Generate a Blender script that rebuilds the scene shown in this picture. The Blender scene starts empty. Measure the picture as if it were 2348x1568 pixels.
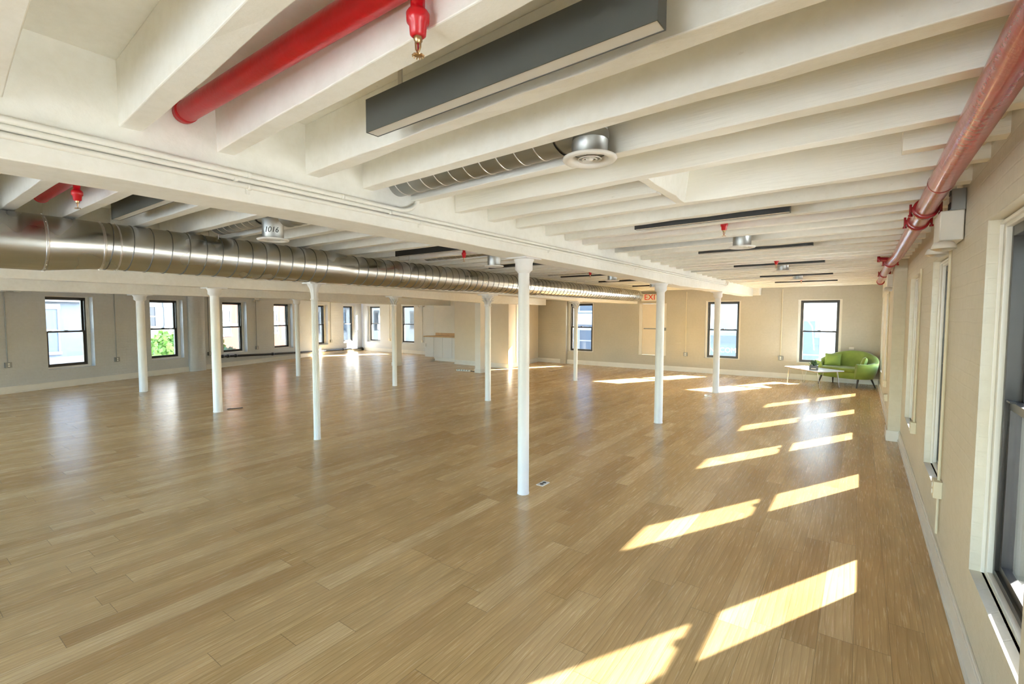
import bpy, math, random
from mathutils import Vector, Matrix
R = math.radians
random.seed(7)
sc = bpy.context.scene
C = sc.collection

# ------------------------------------------------------------------ camera
F_PX, YAW, PITCH, ROLL, CAMH = 1100.0, -0.6295, -0.0553, 0.002, 1.65
cam = bpy.data.cameras.new('camera'); camo = bpy.data.objects.new('camera', cam); C.objects.link(camo)
cam.sensor_width = 36.0; cam.lens = 36.0 * F_PX / 2348.0; cam.clip_start = 0.05; cam.clip_end = 500
fw = Vector((math.sin(YAW)*math.cos(PITCH), math.cos(YAW)*math.cos(PITCH), math.sin(PITCH)))
rt = Vector((math.cos(YAW), -math.sin(YAW), 0)); up = rt.cross(fw)
r2 = rt*math.cos(ROLL) + up*math.sin(ROLL); u2 = -rt*math.sin(ROLL) + up*math.cos(ROLL)
M = Matrix((r2, u2, -fw)).transposed().to_4x4(); M.translation = Vector((0, 0, CAMH))
camo.matrix_world = M
sc.camera = camo

# ------------------------------------------------------------------ light
SUN_TO = Vector((-1.0, -1.9, -1.03)).normalized()
world = bpy.data.worlds.new('world'); sc.world = world; world.use_nodes = True
wn = world.node_tree.nodes; wl = world.node_tree.links
bg = wn['Background']
sky = wn.new('ShaderNodeTexSky'); sky.sky_type = 'NISHITA'
sky.sun_disc = False; sky.sun_elevation = R(25.6); sky.sun_rotation = math.atan2(1.0, 1.9)
sky.dust_density = 1.2; sky.ozone_density = 1.0
wl.new(sky.outputs[0], bg.inputs[0]); bg.inputs[1].default_value = 2.3
sl = bpy.data.lights.new('sun', 'SUN'); sl.energy = 112.0; sl.angle = R(0.6); sl.color = (1.0, 0.955, 0.89)
so = bpy.data.objects.new('sun', sl); C.objects.link(so)
so.rotation_euler = (-SUN_TO).to_track_quat('Z', 'Y').to_euler(); so.location = (20, 35, 25)
sc.view_settings.view_transform = 'Standard'; sc.view_settings.look = 'None'
sc.view_settings.gamma = 1.0; sc.view_settings.use_curve_mapping = False
sc.view_settings.exposure = 0.88
cy = sc.cycles
cy.max_bounces = 14; cy.diffuse_bounces = 9; cy.glossy_bounces = 5; cy.transparent_max_bounces = 16
cy.transmission_bounces = 6; cy.sample_clamp_indirect = 6.0; cy.caustics_reflective = False; cy.caustics_refractive = False
cy.use_denoising = True

# ------------------------------------------------------------------ materials
def new_mat(name):
    m = bpy.data.materials.new(name); m.use_nodes = True
    nt = m.node_tree; b = nt.nodes['Principled BSDF']
    return m, nt, b
class NT:
    def __init__(s, nt): s.nt = nt
    def n(s, t, **k):
        nd = s.nt.nodes.new(t)
        for a, v in k.items(): setattr(nd, a, v)
        return nd
    def l(s, a, b): s.nt.links.new(a, b)
    def math(s, op, a, b=None, c=None):
        nd = s.n('ShaderNodeMath', operation=op)
        for i, v in enumerate((a, b, c)):
            if v is None: continue
            if isinstance(v, (int, float)): nd.inputs[i].default_value = v
            else: s.l(v, nd.inputs[i])
        return nd.outputs[0]
    def noise(s, vec, scale, detail=3, rough=0.5):
        nd = s.n('ShaderNodeTexNoise'); nd.inputs['Scale'].default_value = scale
        nd.inputs['Detail'].default_value = detail; nd.inputs['Roughness'].default_value = rough
        if vec is not None: s.l(vec, nd.inputs['Vector'])
        return nd.outputs['Fac']
    def ramp(s, fac, stops):
        nd = s.n('ShaderNodeValToRGB'); el = nd.color_ramp.elements
        while len(el) > 1: el.remove(el[-1])
        el[0].position = stops[0][0]; el[0].color = (*stops[0][1], 1)
        for p, c in stops[1:]:
            e = el.new(p); e.color = (*c, 1)
        s.l(fac, nd.inputs[0]); return nd.outputs[0]
    def mix(s, fac, a, b, mode='MIX'):
        nd = s.n('ShaderNodeMix', data_type='RGBA', blend_type=mode)
        for i, v in ((0, fac), (6, a), (7, b)):
            if isinstance(v, (int, float)): nd.inputs[i].default_value = v
            elif isinstance(v, tuple): nd.inputs[i].default_value = (*v, 1)
            else: s.l(v, nd.inputs[i])
        return nd.outputs[2]
    def bump(s, h, strength, dist, b):
        nd = s.n('ShaderNodeBump'); nd.inputs['Strength'].default_value = strength
        nd.inputs['Distance'].default_value = dist; s.l(h, nd.inputs['Height']); s.l(nd.outputs[0], b.inputs['Normal'])
    def obj(s, sx=1, sy=1, sz=1):
        tc = s.n('ShaderNodeTexCoord'); mp = s.n('ShaderNodeMapping'); mp.inputs['Scale'].default_value = (sx, sy, sz)
        s.l(tc.outputs['Object'], mp.inputs[0]); return mp.outputs[0]
def plain(name, col, rough=0.5, metal=0.0, var=0.06, scale=6.0, bump=0.0, bscale=40.0, coat=0.0, spec=None, sheen=0.0):
    m, nt, b = new_mat(name); t = NT(nt); v = t.obj()
    f = t.noise(v, scale)
    dk = tuple(c*(1-var) for c in col); lt = tuple(min(1, c*(1+var)) for c in col)
    t.l(t.ramp(f, [(0.3, dk), (0.7, lt)]), b.inputs['Base Color'])
    b.inputs['Roughness'].default_value = rough; b.inputs['Metallic'].default_value = metal
    if coat: b.inputs['Coat Weight'].default_value = coat; b.inputs['Coat Roughness'].default_value = 0.08
    if spec is not None: b.inputs['Specular IOR Level'].default_value = spec
    if sheen: b.inputs['Sheen Weight'].default_value = sheen; b.inputs['Sheen Roughness'].default_value = 0.4
    if bump: t.bump(t.noise(v, bscale, 4), bump, 0.01, b)
    return m
def painted(name, col, brick=False, bs=0.3, spots=True, rough=0.55):
    m, nt, b = new_mat(name); t = NT(nt); v = t.obj()
    f = t.noise(v, 1.3, 4); g = t.noise(v, 18, 5, 0.6)
    base = t.ramp(f, [(0.3, tuple(c*0.94 for c in col)), (0.7, tuple(min(1, c*1.03) for c in col))])
    fine = t.ramp(g, [(0.3, (0.95, 0.945, 0.93)), (0.6, (1, 1, 1))])
    c = t.mix(1.0, base, fine, 'MULTIPLY')
    if spots:
        sp = t.noise(t.obj(3, 3, 9), 4.2, 6, 0.7)
        c = t.mix(t.ramp(sp, [(0.66, (0, 0, 0)), (0.74, (0.28, 0.28, 0.28))]), c, (0.42, 0.33, 0.24))
    t.l(c, b.inputs['Base Color'])
    b.inputs['Roughness'].default_value = rough
    if brick:
        br = t.n('ShaderNodeTexBrick'); sep = t.n('ShaderNodeSeparateXYZ'); cmb = t.n('ShaderNodeCombineXYZ')
        tc = t.n('ShaderNodeTexCoord'); t.l(tc.outputs['Object'], sep.inputs[0])
        sxy = t.math('ADD', sep.outputs[0], sep.outputs[1])
        nz = t.math('MULTIPLY', t.noise(v, 3, 3), 0.02)
        t.l(sxy, cmb.inputs[0]); t.l(t.math('ADD', sep.outputs[2], nz), cmb.inputs[1])
        t.l(cmb.outputs[0], br.inputs['Vector'])
        br.inputs['Scale'].default_value = 1.0; br.inputs['Brick Width'].default_value = 0.21
        br.inputs['Row Height'].default_value = 0.068; br.inputs['Mortar Size'].default_value = 0.006
        br.inputs['Mortar Smooth'].default_value = 0.6
        h = t.math('ADD', t.math('MULTIPLY', br.outputs['Fac'], -0.55), t.math('MULTIPLY', t.noise(v, 30, 5, 0.65), 0.9))
        t.bump(h, bs, 0.006, b)
    else:
        t.bump(t.noise(v, 14, 6, 0.65), 0.35, 0.006, b)
    return m
M_WALL = painted('painted_brick', (0.64, 0.60, 0.50), brick=True)
M_WALLC = painted('painted_brick_cool', (0.55, 0.565, 0.58), brick=True, bs=.5, spots=False)
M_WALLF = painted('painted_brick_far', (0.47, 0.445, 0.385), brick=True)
M_CEIL = painted('painted_timber', (0.85, 0.84, 0.785))
M_JOIST = painted('painted_joist', (0.85, 0.84, 0.785))
def crackmat():
    m, nt, b = new_mat('painted_joist_cracked'); t = NT(nt); v = t.obj(0.9, 1, 14)
    c0 = t.ramp(t.noise(t.obj(), 2.0, 3), [(0.3, (0.83, 0.82, 0.765)), (0.7, (0.87, 0.86, 0.805))])
    k = t.noise(v, 3.2, 7, 0.72)
    msk = t.ramp(k, [(0.715, (0, 0, 0)), (0.735, (0.7, 0.7, 0.7))])
    t.l(t.mix(msk, c0, (0.25, 0.19, 0.12)), b.inputs['Base Color']); b.inputs['Roughness'].default_value = 0.6
    t.bump(t.noise(v, 6, 5, 0.6), 0.4, 0.006, b)
    return m
M_CRACK = crackmat()
M_COL = plain('white_iron_paint', (0.74, 0.74, 0.74), 0.42, var=0.03, bump=0.25, bscale=35)
M_GYP = plain('white_plaster', (0.80, 0.77, 0.72), 0.6, var=0.02)
M_GYPD = plain('beige_plaster', (0.74, 0.66, 0.55), 0.6, var=0.02)
M_TRIM = plain('white_trim', (0.72, 0.70, 0.655), 0.4, var=0.03)
M_CONDUIT = plain('cream_conduit', (0.80, 0.79, 0.73), 0.35, var=0.03)
M_CONDUITW = plain('tan_conduit', (0.70, 0.64, 0.50), 0.45, var=0.04)
M_RED = plain('red_pipe_paint', (0.50, 0.003, 0.010), 0.34, var=0.08, bump=0.12, bscale=60, coat=0.1)
M_REDW = plain('wrapped_red_pipe', (0.33, 0.018, 0.024), 0.26, var=0.10, scale=4, bump=0.25, bscale=24, coat=0.35)
M_REDD = plain('dark_red_coupling', (0.28, 0.004, 0.012), 0.25, var=0.1, coat=0.5)
M_BRASS = plain('brass', (0.55, 0.38, 0.20), 0.3, 1.0)
M_BLACK = plain('black_frame', (0.022, 0.019, 0.017), 0.35, var=0.1)
M_BPIPE = plain('black_iron_pipe', (0.02, 0.02, 0.025), 0.3, 0.2)
M_FIX = plain('fixture_grey', (0.075, 0.078, 0.07), 0.45, var=0.06)
M_FIXB = plain('fixture_black', (0.012, 0.012, 0.012), 0.4, var=0.06)
M_ACR = plain('acrylic_diffuser', (0.62, 0.60, 0.55), 0.4, var=0.02)
M_STEEL = plain('brushed_steel', (0.62, 0.60, 0.57), 0.3, 1.0)
M_GREY = plain('grey_steel_box', (0.24, 0.25, 0.25), 0.4, 0.2)
M_PLATE = plain('outlet_face', (0.75, 0.74, 0.70), 0.4)
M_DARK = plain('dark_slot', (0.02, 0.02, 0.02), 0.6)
M_VELVET = plain('green_velvet', (0.19, 0.26, 0.042), 0.75, var=0.25, scale=3.0, sheen=0.3)
M_LEG = plain('dark_wood_leg', (0.03, 0.022, 0.016), 0.4)
M_TABLE = plain('white_table_top', (0.75, 0.76, 0.76), 0.18, var=0.02)
M_TEDGE = plain('table_edge_wood', (0.22, 0.13, 0.06), 0.5)
M_POT = plain('smoky_planter', (0.06, 0.05, 0.04), 0.15)
M_LEAF = plain('succulent_green', (0.05, 0.13, 0.045), 0.5, var=0.3, scale=20)
M_BLOCK = plain('butcher_block', (0.55, 0.34, 0.15), 0.4, var=0.12, scale=9)
M_CAB = plain('cabinet_white', (0.72, 0.71, 0.70), 0.4, var=0.01)
M_SIGN = plain('sign_white', (0.85, 0.82, 0.74), 0.4, var=0.02)
M_SIGNR = plain('sign_red', (0.75, 0.03, 0.02), 0.4, var=0.02)
M_INK = plain('black_marker', (0.01, 0.01, 0.01), 0.6, var=0.02)
def galv(name, base, rough, warm=0.0):
    m, nt, b = new_mat(name); t = NT(nt); v = t.obj()
    f = t.noise(v, 1.5, 2, 0.5)
    t.l(t.ramp(f, [(0.2, tuple(c*0.94 for c in base)), (0.8, base)]), b.inputs['Base Color'])
    b.inputs['Metallic'].default_value = 1.0
    t.l(t.math('MULTIPLY_ADD', t.noise(v, 1.5, 2), 0.06, rough-0.03), b.inputs['Roughness'])
    return m
M_GALV = galv('galvanised_steel', (0.54, 0.54, 0.515), 0.27)
M_SEAM = plain('seam_steel', (0.16, 0.16, 0.15), 0.45, 0.8, var=0.02)
M_GALVD = galv('galvanised_branch', (0.42, 0.425, 0.405), 0.42)
def glassmat():
    m, nt, b = new_mat('window_glass'); t = NT(nt); nt.nodes.remove(b)
    out = nt.nodes['Material Output']
    tr = t.n('ShaderNodeBsdfTransparent'); tr.inputs[0].default_value = (0.93, 0.96, 0.96, 1)
    gl = t.n('ShaderNodeBsdfGlossy'); gl.inputs['Roughness'].default_value = 0.02
    lw = t.n('ShaderNodeFresnel'); lw.inputs[0].default_value = 1.45
    mx = t.n('ShaderNodeMixShader'); t.l(t.math('MULTIPLY', lw.outputs[0], 0.8), mx.inputs[0])
    t.l(tr.outputs[0], mx.inputs[1]); t.l(gl.outputs[0], mx.inputs[2]); t.l(mx.outputs[0], out.inputs[0])
    return m
M_GLASS = glassmat()
def oak():
    m, nt, b = new_mat('oak_planks'); t = NT(nt)
    tc = t.n('ShaderNodeTexCoord'); sep = t.n('ShaderNodeSeparateXYZ'); t.l(tc.outputs['Object'], sep.inputs[0])
    W = 0.150
    xs = t.math('DIVIDE', t.math('ADD', sep.outputs[0], 0.13), W); row = t.math('FLOOR', xs); fx = t.math('FRACT', xs)
    wn1 = t.n('ShaderNodeTexWhiteNoise', noise_dimensions='1D'); t.l(row, wn1.inputs['W'])
    wn2 = t.n('ShaderNodeTexWhiteNoise', noise_dimensions='1D'); t.l(t.math('ADD', row, 371.3), wn2.inputs['W'])
    L = t.math('MULTIPLY_ADD', wn2.outputs['Value'], 1.1, 0.75)
    ys = t.math('DIVIDE', t.math('MULTIPLY_ADD', wn1.outputs['Value'], 17.0, sep.outputs[1]), L)
    cell = t.math('FLOOR', ys); fy = t.math('FRACT', ys)
    cmb = t.n('ShaderNodeCombineXYZ'); t.l(row, cmb.inputs[0]); t.l(cell, cmb.inputs[1])
    wn3 = t.n('ShaderNodeTexWhiteNoise', noise_dimensions='2D'); t.l(cmb.outputs[0], wn3.inputs['Vector'])
    pid = wn3.outputs['Value']
    # grain coordinates, shifted per plank
    g = t.n('ShaderNodeCombineXYZ')
    t.l(t.math('MULTIPLY', sep.outputs[0], 6.0), g.inputs[0])
    t.l(t.math('MULTIPLY', sep.outputs[1], 0.8), g.inputs[1])
    t.l(t.math('MULTIPLY', pid, 97.0), g.inputs[2])
    wv = t.n('ShaderNodeTexWave', wave_type='BANDS', bands_direction='X', wave_profile='SAW')
    wv.inputs['Scale'].default_value = 1.7; wv.inputs['Distortion'].default_value = 15.0
    wv.inputs['Detail'].default_value = 1.0; wv.inputs['Detail Scale'].default_value = 0.45
    t.l(g.outputs[0], wv.inputs['Vector'])
    fine = t.n('ShaderNodeCombineXYZ')
    t.l(t.math('MULTIPLY', sep.outputs[0], 160.0), fine.inputs[0]); t.l(t.math('MULTIPLY', sep.outputs[1], 5.0), fine.inputs[1]); t.l(t.math('MULTIPLY', pid, 31.0), fine.inputs[2])
    fn = t.noise(fine.outputs[0], 1.0, 3, 0.6)
    low = t.n('ShaderNodeCombineXYZ')
    t.l(t.math('MULTIPLY', sep.outputs[0], 6.0), low.inputs[0]); t.l(t.math('MULTIPLY', sep.outputs[1], 1.2), low.inputs[1]); t.l(t.math('MULTIPLY', pid, 53.0), low.inputs[2])
    lo = t.noise(low.outputs[0], 1.0, 2, 0.5)
    base = t.ramp(pid, [(0.0, (0.43, 0.270, 0.115)), (0.25, (0.49, 0.325, 0.145)), (0.75, (0.54, 0.37, 0.175)), (1.0, (0.62, 0.45, 0.24))])
    c = t.mix(1.0, base, t.ramp(lo, [(0.25, (0.82, 0.79, 0.74)), (0.75, (1.12, 1.12, 1.12))]), 'MULTIPLY')
    c = t.mix(1.0, c, t.ramp(wv.outputs['Fac'], [(0.0, (0.80, 0.76, 0.68)), (0.22, (0.97, 0.96, 0.95)), (1.0, (1.06, 1.06, 1.05))]), 'MULTIPLY')
    c = t.mix(1.0, c, t.ramp(fn, [(0.3, (0.90, 0.88, 0.84)), (0.6, (1.03, 1.03, 1.03))]), 'MULTIPLY')
    ex = t.math('MINIMUM', fx, t.math('SUBTRACT', 1.0, fx))
    ey = t.math('MINIMUM', fy, t.math('SUBTRACT', 1.0, fy))
    gap = t.math('MAXIMUM', t.math('LESS_THAN', ex, 0.007), t.math('LESS_THAN', t.math('MULTIPLY', ey, L), 0.0014))
    c = t.mix(t.math('MULTIPLY', gap, 0.72), c, (0.12, 0.075, 0.035))
    t.l(c, b.inputs['Base Color'])
    t.l(t.math('MULTIPLY_ADD', fn, 0.12, 0.20), b.inputs['Roughness'])
    b.inputs['Specular IOR Level'].default_value = 0.55
    h = t.math('MULTIPLY_ADD', gap, -1.0, t.math('MULTIPLY_ADD', wv.outputs['Fac'], 0.10, t.math('MULTIPLY_ADD', pid, 0.5, t.math('MULTIPLY', fn, 0.15))))
    t.bump(h, 0.22, 0.0012, b)
    return m
M_OAK = oak()

# ------------------------------------------------------------------ mesh helpers
class MB:
    def __init__(s): s.v = []; s.f = []; s.sm = []; s.mi = []; s.mats = []
    def _m(s, mat):
        if mat is None: return 0
        if mat not in s.mats: s.mats.append(mat)
        return s.mats.index(mat)
    def poly(s, pts, faces, smooth=False, mat=None):
        o = len(s.v); s.v += [tuple(p) for p in pts]; k = s._m(mat)
        for f in faces: s.f.append(tuple(i+o for i in f)); s.sm.append(smooth); s.mi.append(k)
    def box(s, x0, x1, y0, y1, z0, z1, mat=None):
        p = [(x, y, z) for z in (z0, z1) for y in (y0, y1) for x in (x0, x1)]
        s.poly(p, [(0, 2, 3, 1), (4, 5, 7, 6), (0, 1, 5, 4), (2, 6, 7, 3), (0, 4, 6, 2), (1, 3, 7, 5)], mat=mat)
    def prism(s, pts, z0, z1, mat=None, smooth=False):
        n = len(pts)
        a = sum(pts[i][0]*pts[(i+1) % n][1]-pts[(i+1) % n][0]*pts[i][1] for i in range(n))
        if a < 0: pts = pts[::-1]
        v = [(x, y, z0) for x, y in pts] + [(x, y, z1) for x, y in pts]
        s.poly(v, [tuple(range(n))[::-1], tuple(range(n, 2*n))], mat=mat)
        s.poly(v, [(i, (i+1) % n, n+(i+1) % n, n+i) for i in range(n)], smooth, mat)
    def loft(s, rings, closed=True, cap=True, smooth=True, mat=None):
        n = len(rings[0]); v = [p for r in rings for p in r]; f = []
        for k in range(len(rings)-1):
            for i in range(n if closed else n-1):
                j = (i+1) % n; f.append((k*n+i, k*n+j, (k+1)*n+j, (k+1)*n+i))
        s.poly(v, f, smooth, mat)
        if cap and closed:
            s.poly(rings[0], [tuple(range(n))[::-1]], False, mat); s.poly(rings[-1], [tuple(range(n))], False, mat)
    def lathe(s, prof, o=(0, 0, 0), ax='z', n=24, flute=0, famp=0.0, mat=None, smooth=True, cap=True):
        rings = []
        for r, h in prof:
            ring = []
            for i in range(n):
                a = 2*math.pi*i/n; rr = r*(1-famp*(0.5-0.5*math.cos(a*flute))) if flute else r
                c, d = rr*math.cos(a), rr*math.sin(a)
                if ax == 'z': p = (o[0]+c, o[1]+d, o[2]+h)
                elif ax == 'y': p = (o[0]+c, o[1]+h, o[2]-d)
                else: p = (o[0]+h, o[1]+c, o[2]+d)
                ring.append(p)
            rings.append(ring)
        s.loft(rings, True, cap, smooth, mat)
    def cyl(s, p0, p1, r0, r1=None, n=16, mat=None, cap=True):
        s.tube([p0, p1], r0, n, mat, r1=r1, cap=cap)
    def tube(s, pts, r, n=12, mat=None, r1=None, cap=True):
        P = [Vector(p) for p in pts]; rings = []; nx = None
        for i, p in enumerate(P):
            d = (P[min(i+1, len(P)-1)]-P[max(i-1, 0)]).normalized()
            if nx is None:
                nx = d.orthogonal().normalized()
            nx = (nx - d*nx.dot(d)).normalized(); by = d.cross(nx)
            rr = r if r1 is None else r+(r1-r)*i/(len(P)-1)
            rings.append([tuple(p+nx*rr*math.cos(2*math.pi*k/n)+by*rr*math.sin(2*math.pi*k/n)) for k in range(n)])
        s.loft(rings, True, cap, True, mat)
    def build(s, name, mat=None, parent=None, loc=None, rz=0.0, bevel=0.0):
        me = bpy.data.meshes.new(name); me.from_pydata(s.v, [], s.f)
        if s.mats:
            for m in s.mats: me.materials.append(m)
            me.polygons.foreach_set('material_index', s.mi)
        elif mat: me.materials.append(mat)
        me.polygons.foreach_set('use_smooth', s.sm)
        me.update()
        o = bpy.data.objects.new(name, me); C.objects.link(o)
        if parent is not None: o.parent = parent
        if loc is not None: o.location = loc
        o.rotation_euler[2] = rz
        if bevel:
            bv = o.modifiers.new('bevel', 'BEVEL'); bv.width = bevel; bv.segments = 2; bv.limit_method = 'ANGLE'
        return o
def arc(p_from, corner, p_to, n=6):
    a, b, c = Vector(p_from), Vector(corner), Vector(p_to); out = []
    for i in range(n+1):
        t = i/n; out.append(tuple(a*(1-t)**2 + b*2*t*(1-t) + c*t*t))
    return out
def empty(name, loc=(0, 0, 0), rz=0.0):
    o = bpy.data.objects.new(name, None); o.empty_display_size = 0.1; C.objects.link(o)
    o.location = loc; o.rotation_euler = (0, 0, rz); return o
def tag(o, label, cat, group=None, kind=None):
    o['label'] = label; o['category'] = cat
    if group: o['group'] = group
    if kind: o['kind'] = kind
    return o
def struct(o, label=None, cat=None):
    o['kind'] = 'structure'
    if label: o['label'] = label
    if cat: o['category'] = cat
    return o
def copy_tree(o, parent=None):
    c = o.copy(); C.objects.link(c); c.parent = parent
    for ch in list(o.children): copy_tree(ch, c)
    return c
def text_mesh(body, size, ext=0.002):
    cu = bpy.data.curves.new('txt', 'FONT'); cu.body = body; cu.size = size; cu.extrude = ext
    cu.align_x = 'CENTER'; cu.align_y = 'CENTER'
    ob = bpy.data.objects.new('txt', cu); C.objects.link(ob)
    bpy.context.view_layer.update()
    me = bpy.data.meshes.new_from_object(ob.evaluated_get(bpy.context.evaluated_depsgraph_get()))
    bpy.data.objects.remove(ob); bpy.data.curves.remove(cu)
    return me

# ------------------------------------------------------------------ plan constants
P0 = Vector((-14.27, 1.72)); P1 = Vector((-18.97, 14.02)); D = (P1-P0).normalized(); TH = math.atan2(D.y, D.x)
XR, XR2, YP = 0.455, 0.375, 8.03
YF, YFL = 14.40, 14.12
YB = -3.2
SB = (YB - P0.y)/D.y
def lw(s, off=0.0, z=0.0):       # point on the left wall; off > 0 towards the room
    return (P0.x + D.x*s + D.y*off, P0.y + D.y*s - D.x*off, z)
ZD = 2.63
SILL, HEAD = 0.46, 2.05

# ------------------------------------------------------------------ floor, deck, walls
def holes_wall(mb, s0, s1, z0, z1, y0, y1, holes):
    cuts = sorted(set([s0, s1] + [h[0] for h in holes] + [h[1] for h in holes]))
    for a, b_ in zip(cuts[:-1], cuts[1:]):
        hs = [h for h in holes if h[0] <= a+1e-6 and h[1] >= b_-1e-6]
        z = z0
        for h in sorted(hs, key=lambda q: q[2]):
            if h[2] > z: mb.box(a, b_, y0, y1, z, h[2])
            z = h[3]
        if z < z1: mb.box(a, b_, y0, y1, z, z1)
pl = lw(SB - 0.3); pe = lw(13.5)
mb = MB(); mb.prism([(pl[0]-0.2, pl[1]), (0.9, YB-0.3), (0.9, YF+0.3), (-9.4, YF+0.3), (pe[0]-.4, YFL+0.3)], -0.25, 0.0)
struct(mb.build('floor', M_OAK), 'light oak plank floor', 'floor')
ceil = struct(empty('ceiling', (0, 0, ZD)), 'white painted timber ceiling with exposed joists', 'ceiling')
mb = MB(); mb.prism([(pl[0]-0.2, pl[1]), (0.9, YB-0.3), (0.9, YF+0.3), (-9.4, YF+0.3), (pe[0]-.4, YFL+0.3)], 0.0, 0.25)
mb.build('ceiling_deck', M_CEIL, ceil)

OPN = 0.94          # brick opening width
# right wall (camera side): local x runs towards -Y, local y outward (+X)
RW = [(2.20, 3.10), (4.28, 5.20), (6.46, 7.40), (8.64, 9.55), (10.74, 11.64), (12.93, 13.84)]
RWB_FILL = [(-0.1, 0.8), (-2.3, -1.4)]  # unseen windows behind the camera, added as extra daylight fill
mb = MB()
h = [(YP - b, YP - a, 0.44, 2.09) for a, b in RW[:3] + RWB_FILL]
holes_wall(mb, 0, YP-YB+.3, -0.2, ZD, 0, 0.20, h)
struct(mb.build('wall_right', M_WALL, loc=(XR, YP, 0), rz=R(-90)), 'cream painted brick wall with deep window openings', 'wall')
mb = MB(); h = [(YF - b, YF - a, 0.44, 2.07) for a, b in RW[3:]]
holes_wall(mb, 0, YF-YP, -0.2, ZD, 0, 0.22, h)
mb.box(YF-8.42, YF-YP, -0.05, 0.0, 0, ZD)
struct(mb.build('wall_far_right', M_WALL, loc=(XR2, YF, 0), rz=R(-90)), 'cream painted brick wall stretch beside the sofa', 'wall')
FW = [(-1.28, -0.46), (-3.57, -2.76), (-8.05, -7.22)]
mb = MB(); mbs = [(a-.06, b+.06, 0.44, 2.07) for a, b in FW] + [(-5.62, -4.75, 0.44, 2.02)]
holes_wall(mb, -9.4, 0.9, -0.2, ZD, 0, 0.20, mbs)
mb.box(-8.36, -8.14, -0.10, 0.0, 0, ZD)
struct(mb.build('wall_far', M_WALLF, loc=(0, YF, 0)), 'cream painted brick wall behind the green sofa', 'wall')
FL = [(-18.62, -17.78), (-16.37, -15.53)]
mb = MB(); holes_wall(mb, -19.6, -9.35, -0.2, ZD, 0, 0.28, [(a-.06, b+.06, 0.42, 2.07) for a, b in FL])
struct(mb.build('wall_far_left', M_WALLC, loc=(0, YFL, 0)), 'white painted brick wall at the far left corner', 'wall')
LWR = [1.74, 4.07, 6.37, 8.55, 10.65, 12.69]
LW = [(r-.83, r) for r in LWR]
LWB_FILL = [(-1.6, -0.77), (-4.0, -3.17)]  # further windows out of view, put in for fill light
mb = MB(); holes_wall(mb, SB-.4, 13.22, -0.2, ZD, 0, 0.28, [(a-.06, b+.06, 0.42, 2.07) for a, b in LW+LWB_FILL])
pr = [(4.52-.26*math.cos(t), -0.17*math.sin(t)**.7) for t in [math.pi*k/12 for k in range(13)]]
mb.prism(pr, 0, ZD, smooth=True)
struct(mb.build('wall_left', M_WALLC, loc=(P0.x, P0.y, 0), rz=TH), 'white painted brick wall along the street side', 'wall')
BW_FILL = [(x, x+1.7) for x in (-12.2, -9.7, -7.9, -5.1, -2.2)]  # unseen back windows, added to bring daylight onto joists and ceiling
mb = MB(); holes_wall(mb, pl[0]-.3, .9, -.2, ZD, -.3, 0, [(a, b, .35, 2.25) for a, b in BW_FILL])
struct(mb.build('wall_back', M_GYP, loc=(0, YB, 0)))
# kitchen / corridor core
mb = MB(); mb.prism([(-11.15, 12.0), (-8.82, 11.93), (-9.33, YF), (-11.15, YF)], 0, ZD)
struct(mb.build('wall_center', M_GYPD), 'plain plaster wall block behind the columns', 'wall')
mb = MB(); mb.box(-13.16, -11.15, 13.02, 13.14, 0, ZD); mb.box(-13.16, -13.06, 13.14, YFL, 0, ZD)
struct(mb.build('wall_center_left', M_GYP), 'plain plaster wall above the kitchen counter', 'wall')

# baseboards
def board(name, a, b, side, h=0.13):
    a = Vector(a); b = Vector(b); d = (b-a); L = d.length; ang = math.atan2(d.y, d.x)
    mb = MB(); mb.box(0, L, 0, .016, 0, h); mb.box(0, L, 0, .024, 0, .035); mb.box(0, L, 0, .010, h, h+.015)
    o = mb.build(name, M_TRIM, loc=(a.x, a.y, 0), rz=ang, bevel=.002); struct(o); return o
board('baseboard_right', (XR, YB), (XR, YP-.005), 1)
board('baseboard_right_pier', (XR, YP-.0), (XR2-.075, YP-.0), 1).rotation_euler[2] = R(180)
bpy.data.objects['baseboard_right_pier'].location = (XR, YP-.0, 0)
mb = MB(); mb.box(XR2-.066, XR, YP-.018, YP, 0, .14); mb.box(XR2-.066, XR2-.05, YP, 8.42, 0, .14)
bpy.data.objects.remove(bpy.data.objects['baseboard_right_pier'])
struct(mb.build('trim_1', M_TRIM))
board('baseboard_far_right', (XR2, 8.42), (XR2, YF), 1)
board('baseboard_far', (XR2, YF), (-8.14, YF), 1)
board('baseboard_back', (-8.36, YF), (-9.33, YF), 1)
board('baseboard_far_left', (-13.16, YFL), (-18.95, YFL), 1)
a, b = lw(SB), lw(13.2); board('baseboard_left', b[:2], a[:2], 1)
board('baseboard_center', (-8.82, 11.93), (-11.15, 12.0), 1)
board('baseboard_center_right', (-9.33, YF), (-8.82, 11.93), 1)

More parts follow.
